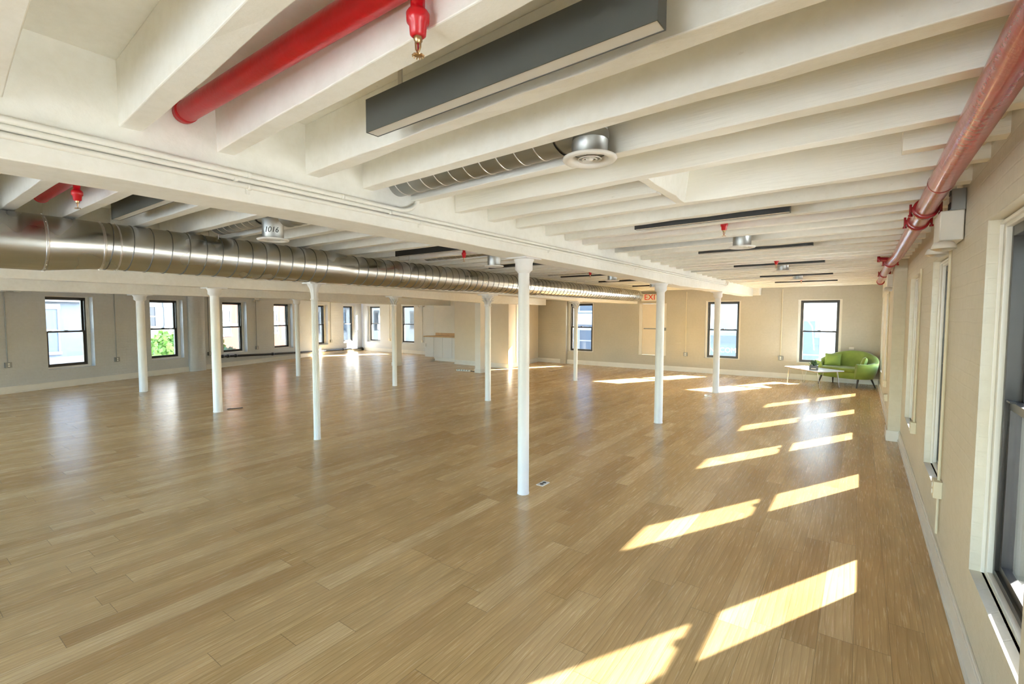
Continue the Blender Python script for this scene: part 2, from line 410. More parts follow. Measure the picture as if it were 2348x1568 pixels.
# ------------------------------------------------------------------ windows
def make_window(w=0.83, zt=HEAD, zs=SILL):
    # local: x across, y outward, z up; origin on the inner wall plane at the floor, centred
    root = empty('window_1'); hw = w/2; d = 0.075
    def ring(mb, x0, x1, z0, z1, t, tb, tt, y0, y1):
        mb.box(x0, x0+t, y0, y1, z0, z1); mb.box(x1-t, x1, y0, y1, z0, z1)
        mb.box(x0+t, x1-t, y0, y1, z0, z0+tb); mb.box(x0+t, x1-t, y0, y1, z1-tt, z1)
    mb = MB(); ring(mb, -hw-.062, hw+.062, zs-.05, zt+.03, .062, .05, .03, d-.02, d+.14)
    ring(mb, -hw-.062, hw+.062, zs-.05, zt+.03, .030, .03, .014, d-.035, d-.02)
    mb.build('window_trim', M_TRIM, root, bevel=.003)
    mb = MB(); ring(mb, -hw, hw, zs, zt, .030, .028, .045, d, d+.10)
    mb.build('window_frame', M_BLACK, root, bevel=.002)
    zm = (zs+zt)/2
    mb = MB(); ring(mb, -hw+.030, hw-.030, zm-.018, zt-.045, .030, .036, .022, d+.055, d+.09)
    up_ = mb.build('upper_sash', M_BLACK, root)
    mb = MB(); mb.box(-hw+.055, hw-.055, d+.068, d+.072, zm+.015, zt-.06); mb.build('pane', M_GLASS, up_)
    mb = MB(); ring(mb, -hw+.030, hw-.030, zs+.028, zm+.018, .036, .034, .036, d+.015, d+.05)
    lo = mb.build('lower_sash', M_BLACK, root)
    mb = MB(); mb.box(-hw+.06, hw-.06, d+.030, d+.034, zs+.06, zm-.015); mb.build('pane', M_GLASS, lo)
    mb = MB(); mb.box(-.035, .035, d-.003, d+.03, zm+.018, zm+.032); mb.box(-hw+.07, -hw+.13, d+.0, d+.02, zm+.018, zm+.026); mb.box(hw-.13, hw-.07, d+.0, d+.02, zm+.018, zm+.026)
    mb.build('sash_lock', M_BLACK, lo)
    return root
wproto = make_window(); wcount = [0]
def place_window(loc, rz, label=None, portal=True):
    wcount[0] += 1
    o = wproto if wcount[0] == 1 else copy_tree(wproto)
    o.name = 'window_%d' % wcount[0]; o.location = loc; o.rotation_euler = (0, 0, rz)
    struct(o, label, 'window' if label else None)
    # sky portal on the outside of the opening guides the daylight sampling
    pd = bpy.data.lights.new('sky_portal', 'AREA'); pd.shape = 'RECTANGLE'; pd.size = 0.86; pd.size_y = 1.62
    pd.cycles.is_portal = True
    po = bpy.data.objects.new('sky_portal', pd); C.objects.link(po)
    out = Vector((-math.sin(rz), math.cos(rz), 0))
    po.location = Vector(loc) + out*0.25 + Vector((0, 0, 1.255))
    po.rotation_euler = (-out).to_track_quat('-Z', 'Z').to_euler()
place_names = ['first along the right wall', 'second along the right wall', 'third along the right wall', 'just past the pier', 'fifth along the right wall', 'beside the sofa']
for i, (a, b) in enumerate(RW):
    place_window(((XR if i < 3 else XR2), (a+b)/2, 0), R(-90), 'black double-hung window in the right wall, ' + place_names[i])
for a, b in RWB_FILL: place_window((XR, (a+b)/2, 0), R(-90))
for (a, b), nm in zip(FW, ('behind the green sofa', 'showing a billboard, behind a column', 'left of the bricked-up opening')):
    place_window(((a+b)/2, YF, 0), 0, 'black double-hung window in the far wall, ' + nm)
for (a, b), nm in zip(FL, ('nearest the left corner', 'nearest the kitchen counter')):
    place_window(((a+b)/2, YFL+.08, 0), 0, 'narrow black window in the far left wall, ' + nm)
for i, (a, b) in enumerate(LW):
    q = lw((a+b)/2, -.08); place_window((q[0], q[1], 0), TH, 'black double-hung window in the left wall, %s' % ('first, showing a pale blue facade', 'second, with a green tree outside', 'third, with red brick and a dark tree outside', 'fourth, showing red brick only', 'fifth, behind the fluted column', 'last one before the corner')[i])
for a, b in LWB_FILL:
    q = lw((a+b)/2); place_window((q[0], q[1], 0), TH)
for k, (a, b) in enumerate(BW_FILL):
    wcount[0] += 1; o = struct(empty('window_%d' % wcount[0], ((a+b)/2, YB, 0)))
    mb = MB(); mb.box(-.85, -.80, -.15, -.08, .35, 2.25); mb.box(.80, .85, -.15, -.08, .35, 2.25); mb.box(-.80, .80, -.15, -.08, .35, .40); mb.box(-.80, .80, -.15, -.08, 2.20, 2.25); mb.build('window_frame', M_BLACK, o)
    mb = MB(); mb.box(-.80, .80, -.12, -.115, .40, 2.20); mb.build('pane', M_GLASS, o)
    pd = bpy.data.lights.new('sky_portal', 'AREA'); pd.shape = 'RECTANGLE'; pd.size = 1.7; pd.size_y = 1.9; pd.cycles.is_portal = True
    po = bpy.data.objects.new('sky_portal', pd); C.objects.link(po); po.location = ((a+b)/2, YB-.34, 1.3); po.rotation_euler = Vector((0, 1, 0)).to_track_quat('-Z', 'Z').to_euler()
# bricked-up window opening in the far wall
bo = empty('blocked_opening', (-5.185, YF, 0))
mb = MB(); mb.box(-.433, .433, .10, .16, .445, 2.015); mb.build('panel', M_GYPD, bo)
mb = MB(); mb.box(-.435, -.34, .04, .10, .44, 2.02); mb.box(.36, .435, .04, .10, .44, 2.02); mb.build('side_trim', M_TRIM, bo)
mb = MB(); mb.box(-.30, .36, .085, .10, 1.235, 1.265); mb.box(.36, .42, .02, .04, 1.2, 1.29); mb.build('security_bar', M_GREY, bo)
tag(bo, 'closed-off window opening with white panel and dark metal bar across', 'panel')

# ------------------------------------------------------------------ joists
RJ = [.64-.39*k for k in range(9, 0, -1)] + [.64, .99, 1.42, 1.77, 2.14, 2.55, 2.92, 3.29, 3.75, 4.12, 4.47, 4.84, 5.27, 5.68, 6.09, 6.46, 6.86, 7.23, 7.56, 7.94, 8.37, 8.72, 9.06, 9.42, 9.78, 10.14, 10.52, 10.9, 11.28, 11.66, 12.04, 12.42, 12.8, 13.18, 13.56, 13.94]
SL = -0.06
def joist(x0, x1, y, w, zb, slope, xr_, mat, name='joist'):
    mb = MB(); n = max(2, int(abs(x1-x0)/.22)); rng = random.Random(int(y*1000)+int(x0*10))
    rows = []
    for k in range(n+1):
        x = x0+(x1-x0)*k/n; yy = y+slope*(x-xr_)
        j = [rng.uniform(-.0035, .0035) for _ in range(4)]
        rows.append([(x, yy+j[0], zb-ZD+j[1]), (x, yy+w+j[2], zb-ZD+j[3]), (x, yy+w, 0.0), (x, yy, 0.0)])
    mb.loft(rows, True, True, False)
    return mb.build(name, mat, ceil, bevel=.004)
for i, y in enumerate(RJ):
    if y > YF-.25: continue
    mat = M_CRACK if 2.0 < y < 3.5 else M_JOIST
    w = .078
    if abs(y-2.92) < .01:
        joist(-2.36, -1.01, y, w, 2.38, SL, -2.36, mat); joist(0.12, XR, y, w, 2.38, SL, -2.36, mat)
    else:
        joist(-2.36, XR, y, w, 2.38, SL, -2.36, mat)
mb = MB(); rng = random.Random(3); rows = []
for k in range(7):
    y = 2.53+(3.22-2.53)*k/6; j = [rng.uniform(-.008, .008) for _ in range(4)]
    rows.append([(-1.01+j[0], y, 2.385-ZD), (-.945+j[1], y, 2.38-ZD), (-.93+j[2], y, -.02), (-1.02, y, -.02)])
mb.loft(rows, True, True, False); mb.build('cross_brace', M_JOIST, ceil, bevel=.004)
LJ = [.65-.385*k for k in range(9, 0, -1)] + [.65, .99, 1.44, 1.83, 2.20, 2.55] + [2.93+.385*k for k in range(30)]
for y in LJ:
    if y > YF-.2: continue
    joist(-5.66, -2.62, y, .075, 2.40, 0.0, -4.0, M_JOIST)

# ------------------------------------------------------------------ girders
def girder(x0, x1, st, label):
    mb = MB(); rows = []; rng = random.Random(int(-x0*100)); pts = []
    for (ya, za), (yb, zb_) in zip(st[:-1], st[1:]):
        n = max(1, int((yb-ya)/.35))
        for k in range(n): pts.append((ya+(yb-ya)*k/n, za+(zb_-za)*k/n))
    pts.append(st[-1])
    for y, z in pts:
        j = [rng.uniform(-.004, .004) for _ in range(4)]
        rows.append([(x0+j[0], y, z+j[1]), (x1+j[2], y, z+j[3]), (x1, y, ZD+.01), (x0, y, ZD+.01)])
    mb.loft(rows, True, True, False)
    o = mb.build('ceiling_girder', M_CEIL, bevel=.006); tag(o, label, 'beam', 'long timber girders'); return o
girder(-2.62, -2.36, [(YB, 2.17), (1.7, 2.18), (4.1, 2.163), (6.1, 2.155), (7.8, 2.125), (10, 2.155), (12.6, 2.17), (YF-.30, 2.17)], 'white timber girder carrying conduits above the nearest column')
girder(-5.95, -5.66, [(YB, 2.09), (3.6, 2.07), (7.2, 2.05), (10.7, 2.01), (YF, 2.02)], 'white timber girder right behind the big metal duct')
girder(-8.95, -8.70, [(YB, 2.115), (1.1, 2.11), (4.2, 2.10), (7.4, 2.085), (10.5, 2.00), (12.1, 2.00), (13.9, 2.0)], 'white timber girder seen below the metal duct, ending at the plaster block')
girder(-12.45, -12.18, [(YB, 2.07), (3.6, 2.075), (7.0, 2.07), (8.6, 2.0), (10.4, 2.0), (12.9, 2.0)], 'white timber girder nearest the left window wall')
# carrying beam stub at far end of first girder
mb = MB(); mb.box(-2.75, -2.20, YF-.30, YF-.004, 2.20, 2.47); tag(mb.build('bearing_block', M_CEIL, bevel=.02), 'white plastered bearing block under the girder end at the far wall', 'block')

# ------------------------------------------------------------------ columns
def column(x, y, r, top, style, label, cap_r=None):
    root = tag(empty('iron_column', (x, y, 0)), label, 'column', 'white cast iron columns')
    cr = cap_r or r*1.5
    if style == 'drum':
        mb = MB(); mb.lathe([(r*1.07, 0), (r*1.07, .012), (r*1.02, .02), (r*1.0, 1.0), (r*.97, top-.13)], n=32); mb.build('shaft', M_COL, root)
        mb = MB(); mb.lathe([(r, top-.135), (cr*.80, top-.118), (cr, top-.105), (cr, top-.045), (cr*1.06, top-.032), (cr*1.16, top-.018), (cr*1.16, top-.008)], n=32)
        mb.box(-cr*1.35, cr*1.35, -cr*1.6, cr*1.6, top-.010, top+.012); mb.build('capital', M_COL, root)
    else:
        fl = 16 if style in ('flute', 'flute2') else 0
        mb = MB(); mb.lathe([(r*1.06, 0), (r*1.04, .02), (r, .05), (r*.97, top-.20)], n=96 if fl else 32, flute=fl, famp=.14 if fl else 0); mb.build('shaft', M_COL, root)
        mb = MB()
        zb = top-.20
        prof = [(r, zb-.03), (r*1.2, zb-.02), (r*1.22, zb-.008), (r*1.05, zb), (r*1.05, zb+.03), (r*1.16, zb+.08), (r*1.45, zb+.13), (r*1.95, zb+.165), (r*2.1, zb+.178), (r*2.1, zb+.188)]
        mb.lathe(prof, n=64, flute=8 if style != 'plain' else 16, famp=.13)
        if style == 'leaf':
            for ring_, zz, tl in ((0, zb+.02, .075), (1, zb+.075, .07)):
                for k in range(8):
                    a = 2*math.pi*(k+.5*ring_)/8; ca, sa = math.cos(a), math.sin(a)
                    p = []
                    for t, ro, wd in ((0, 1.08, .35), (.5, 1.28, .45), (.85, 1.7, .38), (1, 2.0, .12)):
                        rr = r*(ro+.15*ring_); 
                        p.append([(rr*ca-wd*r*sa, rr*sa+wd*r*ca, zz+tl*t), (rr*1.06*ca, rr*1.06*sa, zz+tl*t), (rr*ca+wd*r*sa, rr*sa-wd*r*ca, zz+tl*t), (rr*.9*ca, rr*.9*sa, zz+tl*t)])
                    mb.loft(p, True, True, True)
        mb.box(-r*2.3, r*2.3, -r*2.6, r*2.6, top-.014, top+.012); mb.build('capital', M_COL, root)
    return root
column(-2.49, 3.60, .052, 2.165, 'drum', 'plain white iron column standing nearest, by the cream floor outlet', .079)
column(-2.49, 7.26, .062, 2.138, 'drum', 'plain white column in front of the EXIT sign', .09)
column(-2.49, 10.85, .064, 2.155, 'drum', 'plain white column in front of the billboard window', .088)
column(-5.80, 3.57, .043, 2.068, 'flute', 'slim fluted white column with trumpet capital, under the duct')
column(-5.82, 7.20, .057, 2.045, 'leaf', 'fluted white column with ornate capital left of the nearest column')
column(-5.83, 10.74, .050, 2.005, 'leaf', 'slender white column beside the far wall window left of the closed-off opening')
column(-8.82, 3.60, .069, 2.098, 'drum', 'thick plain white column left of the slim fluted one', .098)
column(-8.79, 7.41, .054, 2.08, 'leaf', 'white column with leafy bell capital in front of a square post')
column(-12.44, 3.62, .076, 2.07, 'drum', 'plain white column furthest left, before the street windows', .112)
column(-12.30, 7.05, .058, 2.065, 'drum', 'thin plain white column between the left wall windows', .088)
def post(x, y, w, label):
    root = tag(empty('boxed_post', (x, y, 0)), label, 'post')
    mb = MB(); mb.box(-w/2, w/2, -w/2, w/2, 0, 2.0); mb.build('post_casing', M_GYP, root, bevel=.003)
    mb = MB(); mb.box(-w/2-.012, w/2+.012, -w/2-.012, w/2+.012, 0, .11); mb.build('base_trim', M_TRIM, root)
post(-8.88, 10.62, .20, 'square white boxed post with bright sunlit side near the kitchen')
post(-12.28, 10.45, .22, 'square beige post hidden behind the leafy column')

# ------------------------------------------------------------------ main duct
DX = -5.00
dz = lambda y: 2.235
root = tag(empty('spiral_duct', (DX, 0, 2.20)), 'large galvanised spiral duct running the length of the ceiling', 'duct')
def duct_sec(y0, y1, r0, r1, ribs=True, z0=0.0, z1=0.0, name='duct_section', step=.135):
    mb = MB(); N = 56
    def ring(y, d, tilt=True):
        t = max(0, min(1, (y-y0)/(y1-y0))); r = r0+(r1-r0)*t+d; zz = z0+(z1-z0)*t
        w = .018 if tilt and ribs and y0+.03 < y < y1-.04 else 0
        return [(r*math.cos(2*math.pi*k/N), y+w*math.sin(2*math.pi*k/N), zz+r*math.sin(2*math.pi*k/N)) for k in range(N)]
    if not ribs:
        mb.loft([ring(y0+(y1-y0)*k/8, 0) for k in range(9)], True, True, True, M_GALV)
    else:
        y = y0+.05; prev = y0
        while y < y1-.06:
            mb.loft([ring(prev, 0), ring(prev+(y-prev)*.5, 0), ring(y, 0)], True, False, True, M_GALV)
            mb.loft([ring(y, 0), ring(y+.0015, .0045), ring(y+.0055, .0045), ring(y+.007, 0)], True, False, True, M_SEAM)
            prev = y+.007; y += step
        mb.loft([ring(prev, 0), ring(y1, 0)], True, False, True, M_GALV)
    return mb.build(name, None, root)
def duct_band(y, r, z=0.0, w=.02, t=.004):
    mb = MB(); mb.lathe([(r, y), (r+t, y+.003), (r+t, y+w-.003), (r, y+w)], o=(0, 0, z), ax='y', n=48)
    for k in range(26):
        a = 2*math.pi*k/26; mb.cyl(((r+t)*math.cos(a), y+w/2, z+(r+t)*math.sin(a)), ((r+t+.004)*math.cos(a), y+w/2, z+(r+t+.004)*math.sin(a)), .004, n=6)
    mb.build('seam_band', M_STEEL, root)
duct_sec(YB+.1, .86, .208, .208, False, -.012, -.012, 'plain_duct'); duct_band(.85, .208, -.012)
duct_sec(.86, 1.19, .208, .186, False, -.012, .005, 'reducer'); duct_band(1.185, .186, .005)
duct_sec(1.19, 3.29, .187, .184, True, .005, .0); duct_band(1.29, .187, .005, .012, .003)
duct_sec(3.29, 3.50, .184, .170, False, .0, -.012, 'reducer')
duct_sec(3.50, 5.55, .170, .168, True, -.012, -.008); duct_band(5.53, .169, -.008, .025, .003)
duct_sec(5.55, 7.6, .163, .160, True, -.008, -.008); duct_band(7.58, .160, -.008, .02, .003)
duct_sec(7.6, 12.7, .150, .146, True, -.008, -.008); duct_band(9.4, .149, -.008, .02, .003)
mb = MB(); mb.lathe([(.149, 12.68), (.149, 12.72), (.14, 12.73), (.02, 12.735)], o=(0, 0, -.008), ax='y', n=40); mb.build('end_cap', M_GALV, root)
for yy in (.4, 2.05, 4.4, 6.9, 9.4, 12.0):
    for sx in (-.10, .10):
        mb = MB(); mb.tube([(sx, yy, .10), (sx, yy, ZD-2.20-.002)], .004, 6); mb.build('hanger_rod', M_STEEL, root)

# ------------------------------------------------------------------ ceiling diffusers with branch ducts
def diffuser(x, y, z, x_from, label, dep=.145, rd=.098, elbow=True, num=False):
    root = tag(empty('air_diffuser', (x, y, z), -.06 if x > -2.4 else 0.0), label, 'air vent', 'round ceiling air vents')
    mb = MB()
    mb.lathe([(.118, .012), (.120, .006), (.115, .0), (.100, -.003), (.085, .004), (.072, .016), (.066, .030), (.064, .030), (.082, .012)], n=40, cap=False)
    mb.build('flange', M_TRIM, root)
    mb = MB()
    for r0 in (.053, .034):
        mb.lathe([(r0, .006), (r0-.003, .002), (r0-.009, .013), (r0-.011, .013), (r0-.005, .007)], n=32, cap=False)
    mb.lathe([(.001, .0), (.014, .002), (.018, .008), (.012, .018)], n=20)
    mb.box(-.064, .064, -.0015, .0015, .018, .024); mb.box(-.0015, .0015, -.064, .064, .018, .024); mb.build('cone_rings', M_TRIM, root)
    nt_ = dep
    mb = MB(); mb.lathe([(.080, .012), (.080, nt_), (.083, nt_), (.083, nt_+.008), (.080, nt_+.008)], n=32, cap=False); mb.lathe([(.079, .030), (.001, .031)], n=24, cap=False, mat=None)
    nk = mb.build('neck', M_GALVD, root)
    mb = MB(); mb.lathe([(.078, .033), (.0005, .034)], n=24, cap=False); mb.build('throat_shade', M_DARK, root)  # black disc paints the shade inside the vent opening
    # branch duct along -x / +x
    s_ = -1 if x_from < x else 1; L = abs(x_from-x); zc = nt_ - .045
    mb = MB(); pts = []
    el = [(0, 0, nt_-.06)] + arc((0, 0, nt_-.04), (0, 0, zc+.045), (s_*.17, 0, zc+.045), 6) if elbow else []
    if el: mb.tube(el, .084, 24)
    yy = .16; rings = []; N = 32
    while yy < L:
        def rg(q, e): return [(s_*(q+.02*math.sin(2*math.pi*k/N)), (rd-.006+e)*math.cos(2*math.pi*k/N), zc+.045+(rd-.006+e)*math.sin(2*math.pi*k/N)) for k in range(N)]
        if s_ > 0: fl = lambda q: q
        mb.loft([rg(yy, 0), rg(yy+.108, 0)], True, False, True, M_GALVD); mb.loft([rg(yy+.108, 0), rg(yy+.1095, .003), rg(yy+.1135, .003), rg(yy+.115, 0)], True, False, True, M_STEEL)
        yy += .115
    mb.build('branch_duct', None, root)
    if num:
        me = text_mesh('1016', .055, .0008); me.materials.append(M_INK)
        a0 = math.atan2(-y, -x) - .12
        for v in me.vertices:
            px, py, pz = v.co; px += py*.22; ang = a0 + px/.0815; rr = .0815+pz
            v.co = (rr*math.cos(ang), rr*math.sin(ang), .075+py*1.1)
        o = bpy.data.objects.new('marker_number', me); C.objects.link(o); o.parent = root
    return root
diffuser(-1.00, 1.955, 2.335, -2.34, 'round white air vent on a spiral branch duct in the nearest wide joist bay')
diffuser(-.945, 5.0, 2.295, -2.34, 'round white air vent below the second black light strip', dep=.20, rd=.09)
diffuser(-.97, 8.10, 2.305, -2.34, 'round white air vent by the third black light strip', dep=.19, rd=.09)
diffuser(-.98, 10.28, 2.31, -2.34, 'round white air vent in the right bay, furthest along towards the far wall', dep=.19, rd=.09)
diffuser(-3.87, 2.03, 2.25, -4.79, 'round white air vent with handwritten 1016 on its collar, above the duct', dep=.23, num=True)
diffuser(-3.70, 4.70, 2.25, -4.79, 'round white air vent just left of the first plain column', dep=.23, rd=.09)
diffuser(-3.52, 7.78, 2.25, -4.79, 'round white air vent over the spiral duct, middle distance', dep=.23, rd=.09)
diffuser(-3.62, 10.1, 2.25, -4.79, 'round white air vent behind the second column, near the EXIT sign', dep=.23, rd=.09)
# spiral ducts continuing past the first left-bay vent towards the girder
mb = MB(); rings = []; N = 32; xx = 0.0
while xx < .95:
    for dd, e in ((0, 0), (.004, .003), (.010, .003), (.014, 0)):
        rings.append([(xx+dd+.02*math.sin(2*math.pi*k/N), (.092+e)*math.cos(2*math.pi*k/N), (.092+e)*math.sin(2*math.pi*k/N)) for k in range(N)])
    xx += .115
mb.loft(rings, True, True, True)
o = mb.build('crossover_duct', M_GALVD, loc=(-3.66, 2.05, 2.435)); tag(o, 'short spiral duct between joists right of the vent marked 1016', 'duct')

# ------------------------------------------------------------------ light strips
def light_strip(x0, x1, y, z, label, mat=M_FIX, rot=-.035, h=.125, w=.055):
    root = tag(empty('light_strip', ((x0+x1)/2, y, z), rot), label, 'ceiling light', 'linear ceiling lights')
    hl = (x1-x0)/2
    mb = MB(); mb.box(-hl, hl, -w/2, -w/2+.003, 0, h); mb.box(-hl, hl, w/2-.003, w/2, 0, h); mb.box(-hl, -hl+.003, -w/2+.003, w/2-.003, 0, h); mb.box(hl-.003, hl, -w/2+.003, w/2-.003, 0, h); mb.box(-hl+.003, hl-.003, -w/2+.003, w/2-.003, h-.004, h)
    mb.build('housing', mat, root)
    mb = MB(); mb.box(-hl+.003, hl-.003, -w/2+.003, w/2-.003, .002, .008); mb.build('diffuser_lens', M_ACR, root)
    for sx in (-hl*.7, hl*.7):
        mb = MB(); mb.box(sx-.01, sx+.01, -.003, .003, h, ZD-z-.002); mb.build('hanger', M_STEEL, root)
light_strip(-1.57, -.415, 1.205, 2.352, 'dark grey linear light close overhead beside the big sprinkler')
for y, lab in ((3.83, 'black linear light in front of the first distant sprinkler'), (5.74, 'black linear light crossed by the second air vent on the right'), (7.62, 'black linear light with a pale tip, third away in the right bay'), (9.84, 'black linear light fourth away in the right bay'), (11.72, 'black linear light furthest away in the right bay')):
    light_strip(-1.54, -.42, y, 2.358, lab, M_FIXB, -.045, .10)
light_strip(-4.72, -3.62, 1.24, 2.385, 'dark linear light half hidden above the duct, beside the red pipe', M_FIX, 0.0, .12)
for y, lab in ((4.02, 'black linear light left of the small red sprinkler'), (5.86, 'black linear light behind the first column capital'), (8.06, 'black linear light over the spiral duct in mid distance'), (9.70, 'black linear light left of the second column capital'), (11.62, 'black linear light right of the duct end near the far wall')):
    light_strip(-4.70, -3.60, y, 2.375, lab, M_FIXB, 0.0, .10)

# ------------------------------------------------------------------ sprinklers and branch pipes
def sprinkler(x, y, z, root, ox, ptop=2.50, r=.041):
    # root sits at (ox, y, 2.50); the head hangs from the pipe
    t = ptop-r*.9-z
    mb = MB()
    mb.lathe([(.014, .045), (.020, .050), (.022, .075), (.028, .080), (.029, .100), (.024, .108), (.018, .112), (.018, .148), (.024, .152), (.029, .158), (.029, t+.02)], n=24)
    hd = mb.build('sprinkler_head', M_RED, root, loc=(x-ox, 0, z-2.50))
    mb = MB()
    mb.lathe([(.006, .030), (.011, .036), (.011, .046)], n=6)
    mb.tube([(-.009, 0, .036), (-.008, 0, .018), (0, 0, .006)], .0022, 6); mb.tube([(.009, 0, .036), (.008, 0, .018), (0, 0, .006)], .0022, 6)
    mb.cyl((0, 0, .002), (0, 0, .012), .003, n=8)
    for k in range(12):
        a = 2*math.pi*k/12; ca, sa = math.cos(a), math.sin(a)
        mb.tube([(.004*ca, .004*sa, .002), (.011*ca, .011*sa, .002), (.0155*ca, .0155*sa, -.001)], .0017, 5)
    mb.lathe([(.001, .0005), (.011, .0008), (.011, .0025), (.001, .003)], n=20)
    mb.build('deflector', M_BRASS, hd)
    mb = MB(); mb.cyl((0, 0, .012), (0, 0, .034), .0025, n=8); mb.build('glass_bulb', M_REDD, hd)
def red_branch(x0, x1, y, label, xs, r=.041):
    root = tag(empty('sprinkler_pipe', (x0, y, 2.50)), label, 'pipe')
    mb = MB(); mb.tube([(0, 0, 0), (x1-x0, 0, 0)], r, 24); mb.build('pipe_run', M_RED, root)
    mb = MB(); mb.lathe([(r, 0), (r+.0025, .0), (r+.0025, .035), (r, .035)], o=(.01, 0, 0), ax='x', n=24); mb.build('end_collar', M_RED, root)
    sprinkler(xs, y, 2.298, root, x0, r=r)
red_branch(-2.355, .23, .862, 'thick red pipe between the near joists with a large brass tipped sprinkler', -.92)
red_branch(-4.85, -2.625, .84, 'red pipe and sprinkler behind the metal duct, by the first girder', -3.9)
for y, xs, lab in ((4.20, -.93, 'branch pipe with small red sprinkler just past the first black light strip'), (7.38, -.96, 'branch pipe with small red sprinkler beside the third air vent on the right'), (11.12, -1.0, 'branch pipe with tiny dark sprinkler closest to the far wall')):
    red_branch(-2.355, .23, y, lab, xs, .022)
for y, xs, lab in ((4.38, -3.91, 'branch pipe with small red sprinkler just left of the first plain column'), (7.44, -3.77, 'branch pipe with tiny sprinkler over the spiral duct, mid distance')):
    red_branch(-4.85, -2.625, y, lab, xs, .022)

# red main along the right wall
root = tag(empty('sprinkler_main', (.295, 0, 2.312)), 'large wrapped dark red sprinkler main along the right wall at ceiling', 'pipe')
mb = MB(); mb.tube([(0, YB+.02, 0), (0, 3.2, 0)], .052, 32); mb.lathe([(.053, 3.19), (.0545, 3.195), (.0545, 3.21), (.053, 3.215)], ax='y', n=32, cap=False); mb.build('pipe_run', M_REDW, root)
mb = MB(); mb.tube([(0, 3.2, 0), (0, 6.6, 0), (-.035, 7.7, -.002), (-.035, 11.6, -.005)], .0505, 32); mb.build('pipe_run', M_REDW, root)
def coupling(y, dx=0):
    mb = MB(); mb.lathe([(.050, y-.03), (.064, y-.028), (.066, y-.015), (.060, y), (.066, y+.015), (.064, y+.028), (.050, y+.03)], o=(dx, 0, 0), ax='y', n=32)
    for sx in (-1, 1):
        mb.box(dx+sx*.062-.012, dx+sx*.062+.012, y-.02, y+.02, -.016, .016); mb.cyl((dx+sx*.072, y, -.035), (dx+sx*.072, y, .035), .007, n=8); mb.cyl((dx+sx*.072, y, -.042), (dx+sx*.072, y, -.028), .012, n=6)
    mb.build('coupling', M_REDD, root)
for y in (3.93, 4.42, 7.55, 9.5): coupling(y, 0 if y < 7 else -.035)
mb = MB(); mb.tube([(0, 4.12, .0), (0, 4.12, .06)], .03, 16); mb.build('branch_tee', M_REDD, root)
mb = MB(); mb.tube([(-.01, 7.42, .02), (-.16, 7.40, .03)], .028, 14); mb.lathe([(.028, -.17), (.036, -.168), (.036, -.14), (.028, -.138)], o=(0, 7.40, .03), ax='x', n=16); mb.build('branch_tee', M_REDD, root)
mb = MB(); mb.lathe([(.050, 11.52), (.062, 11.525), (.064, 11.60), (.045, 11.64), (.02, 11.65)], o=(-.03, 0, -.005), ax='y', n=28); mb.build('end_elbow', M_REDD, root)

# ------------------------------------------------------------------ conduits on the first girder
def conduit(pts, r, name, label, straps=(), mat=M_CONDUIT, smax=.006):
    root = tag(empty(name, pts[0]), label, 'conduit'); o = Vector(pts[0])
    mb = MB(); mb.tube([tuple(Vector(p)-o) for p in pts], r, 14); mb.build('tubing', mat, root)
    for sy, sx, sz in straps:
        mb = MB(); p = Vector((sx, sy, sz))-o
        mb.lathe([(r, -.009), (r+.0025, -.008), (r+.0025, .008), (r, .009)], o=tuple(p), ax='y', n=16)
        mb.box(p.x-.014, p.x-.010, p.y-.009, p.y+.009, p.z-r-.018, p.z-r+.004); mb.build('strap', mat, root)
cz = lambda y, b: b + .003*max(0, y)
xg = -2.341
conduit([(xg, YB+.02, 2.298), (xg, 1.0, 2.301)] + arc((xg, 2.02, 2.303), (xg, 2.16, 2.305), (xg+.01, 2.19, 2.43), 8) + [(xg+.01, 2.19, 2.60)], .0135, 'upper_conduit', 'upper of three cream conduits on the girder, bending up beside the duct', [(1.12, xg, 2.301), (1.62, xg, 2.302)])
conduit([(xg, YB+.02, 2.270), (xg, 3.2, 2.279), (xg, 10.7, 2.303)] + arc((xg, 10.75, 2.303), (xg, 10.95, 2.303), (xg, 10.97, 2.40), 6), .0115, 'middle_conduit', 'middle cream conduit running the length of the girder', [(1.06, xg, 2.272), (1.95, xg, 2.274), (3.9, xg, 2.281), (6.0, xg, 2.289)])
conduit([(xg, YB+.02, 2.243), (xg, 3.2, 2.252), (xg, 10.8, 2.277)] + arc((xg, 10.85, 2.277), (xg, 11.05, 2.277), (xg, 11.08, 2.40), 6), .0115, 'lower_conduit', 'lower cream conduit along the girder, nearest its bottom edge', [(1.12, xg, 2.246), (2.2, xg, 2.249), (3.8, xg, 2.254), (5.9, xg, 2.262)])
# ------------------------------------------------------------------ right wall services
conduit([(.425, YB+.02, 2.455), (.425, 3.55, 2.455)] + arc((.425, 3.6, 2.455), (.425, 3.72, 2.45), (.425, 3.74, 2.36), 6), .014, 'wall_conduit', 'tan conduit behind the red main, bending down to a grey box', mat=M_CONDUITW)
conduit([(.42, 3.9, 2.43), (.40, 6.0, 2.42), (.35, 9.2, 2.42), (.34, 13.6, 2.42)], .012, 'wall_conduit', 'thin tan conduit following the red main into the distance', mat=M_CONDUITW)
root = tag(empty('junction_box', (.435, 3.76, 2.30)), 'small grey steel junction box above the near emergency light', 'electrical box')
mb = MB(); mb.box(-.045, .018, -.04, .05, -.045, .075); mb.build('box', M_GREY, root, bevel=.004)
mb = MB(); mb.box(-.050, -.045, -.035, .045, -.035, .0); mb.box(-.050, -.045, -.02, .03, .045, .070); mb.build('cover_plate', M_DARK, root)
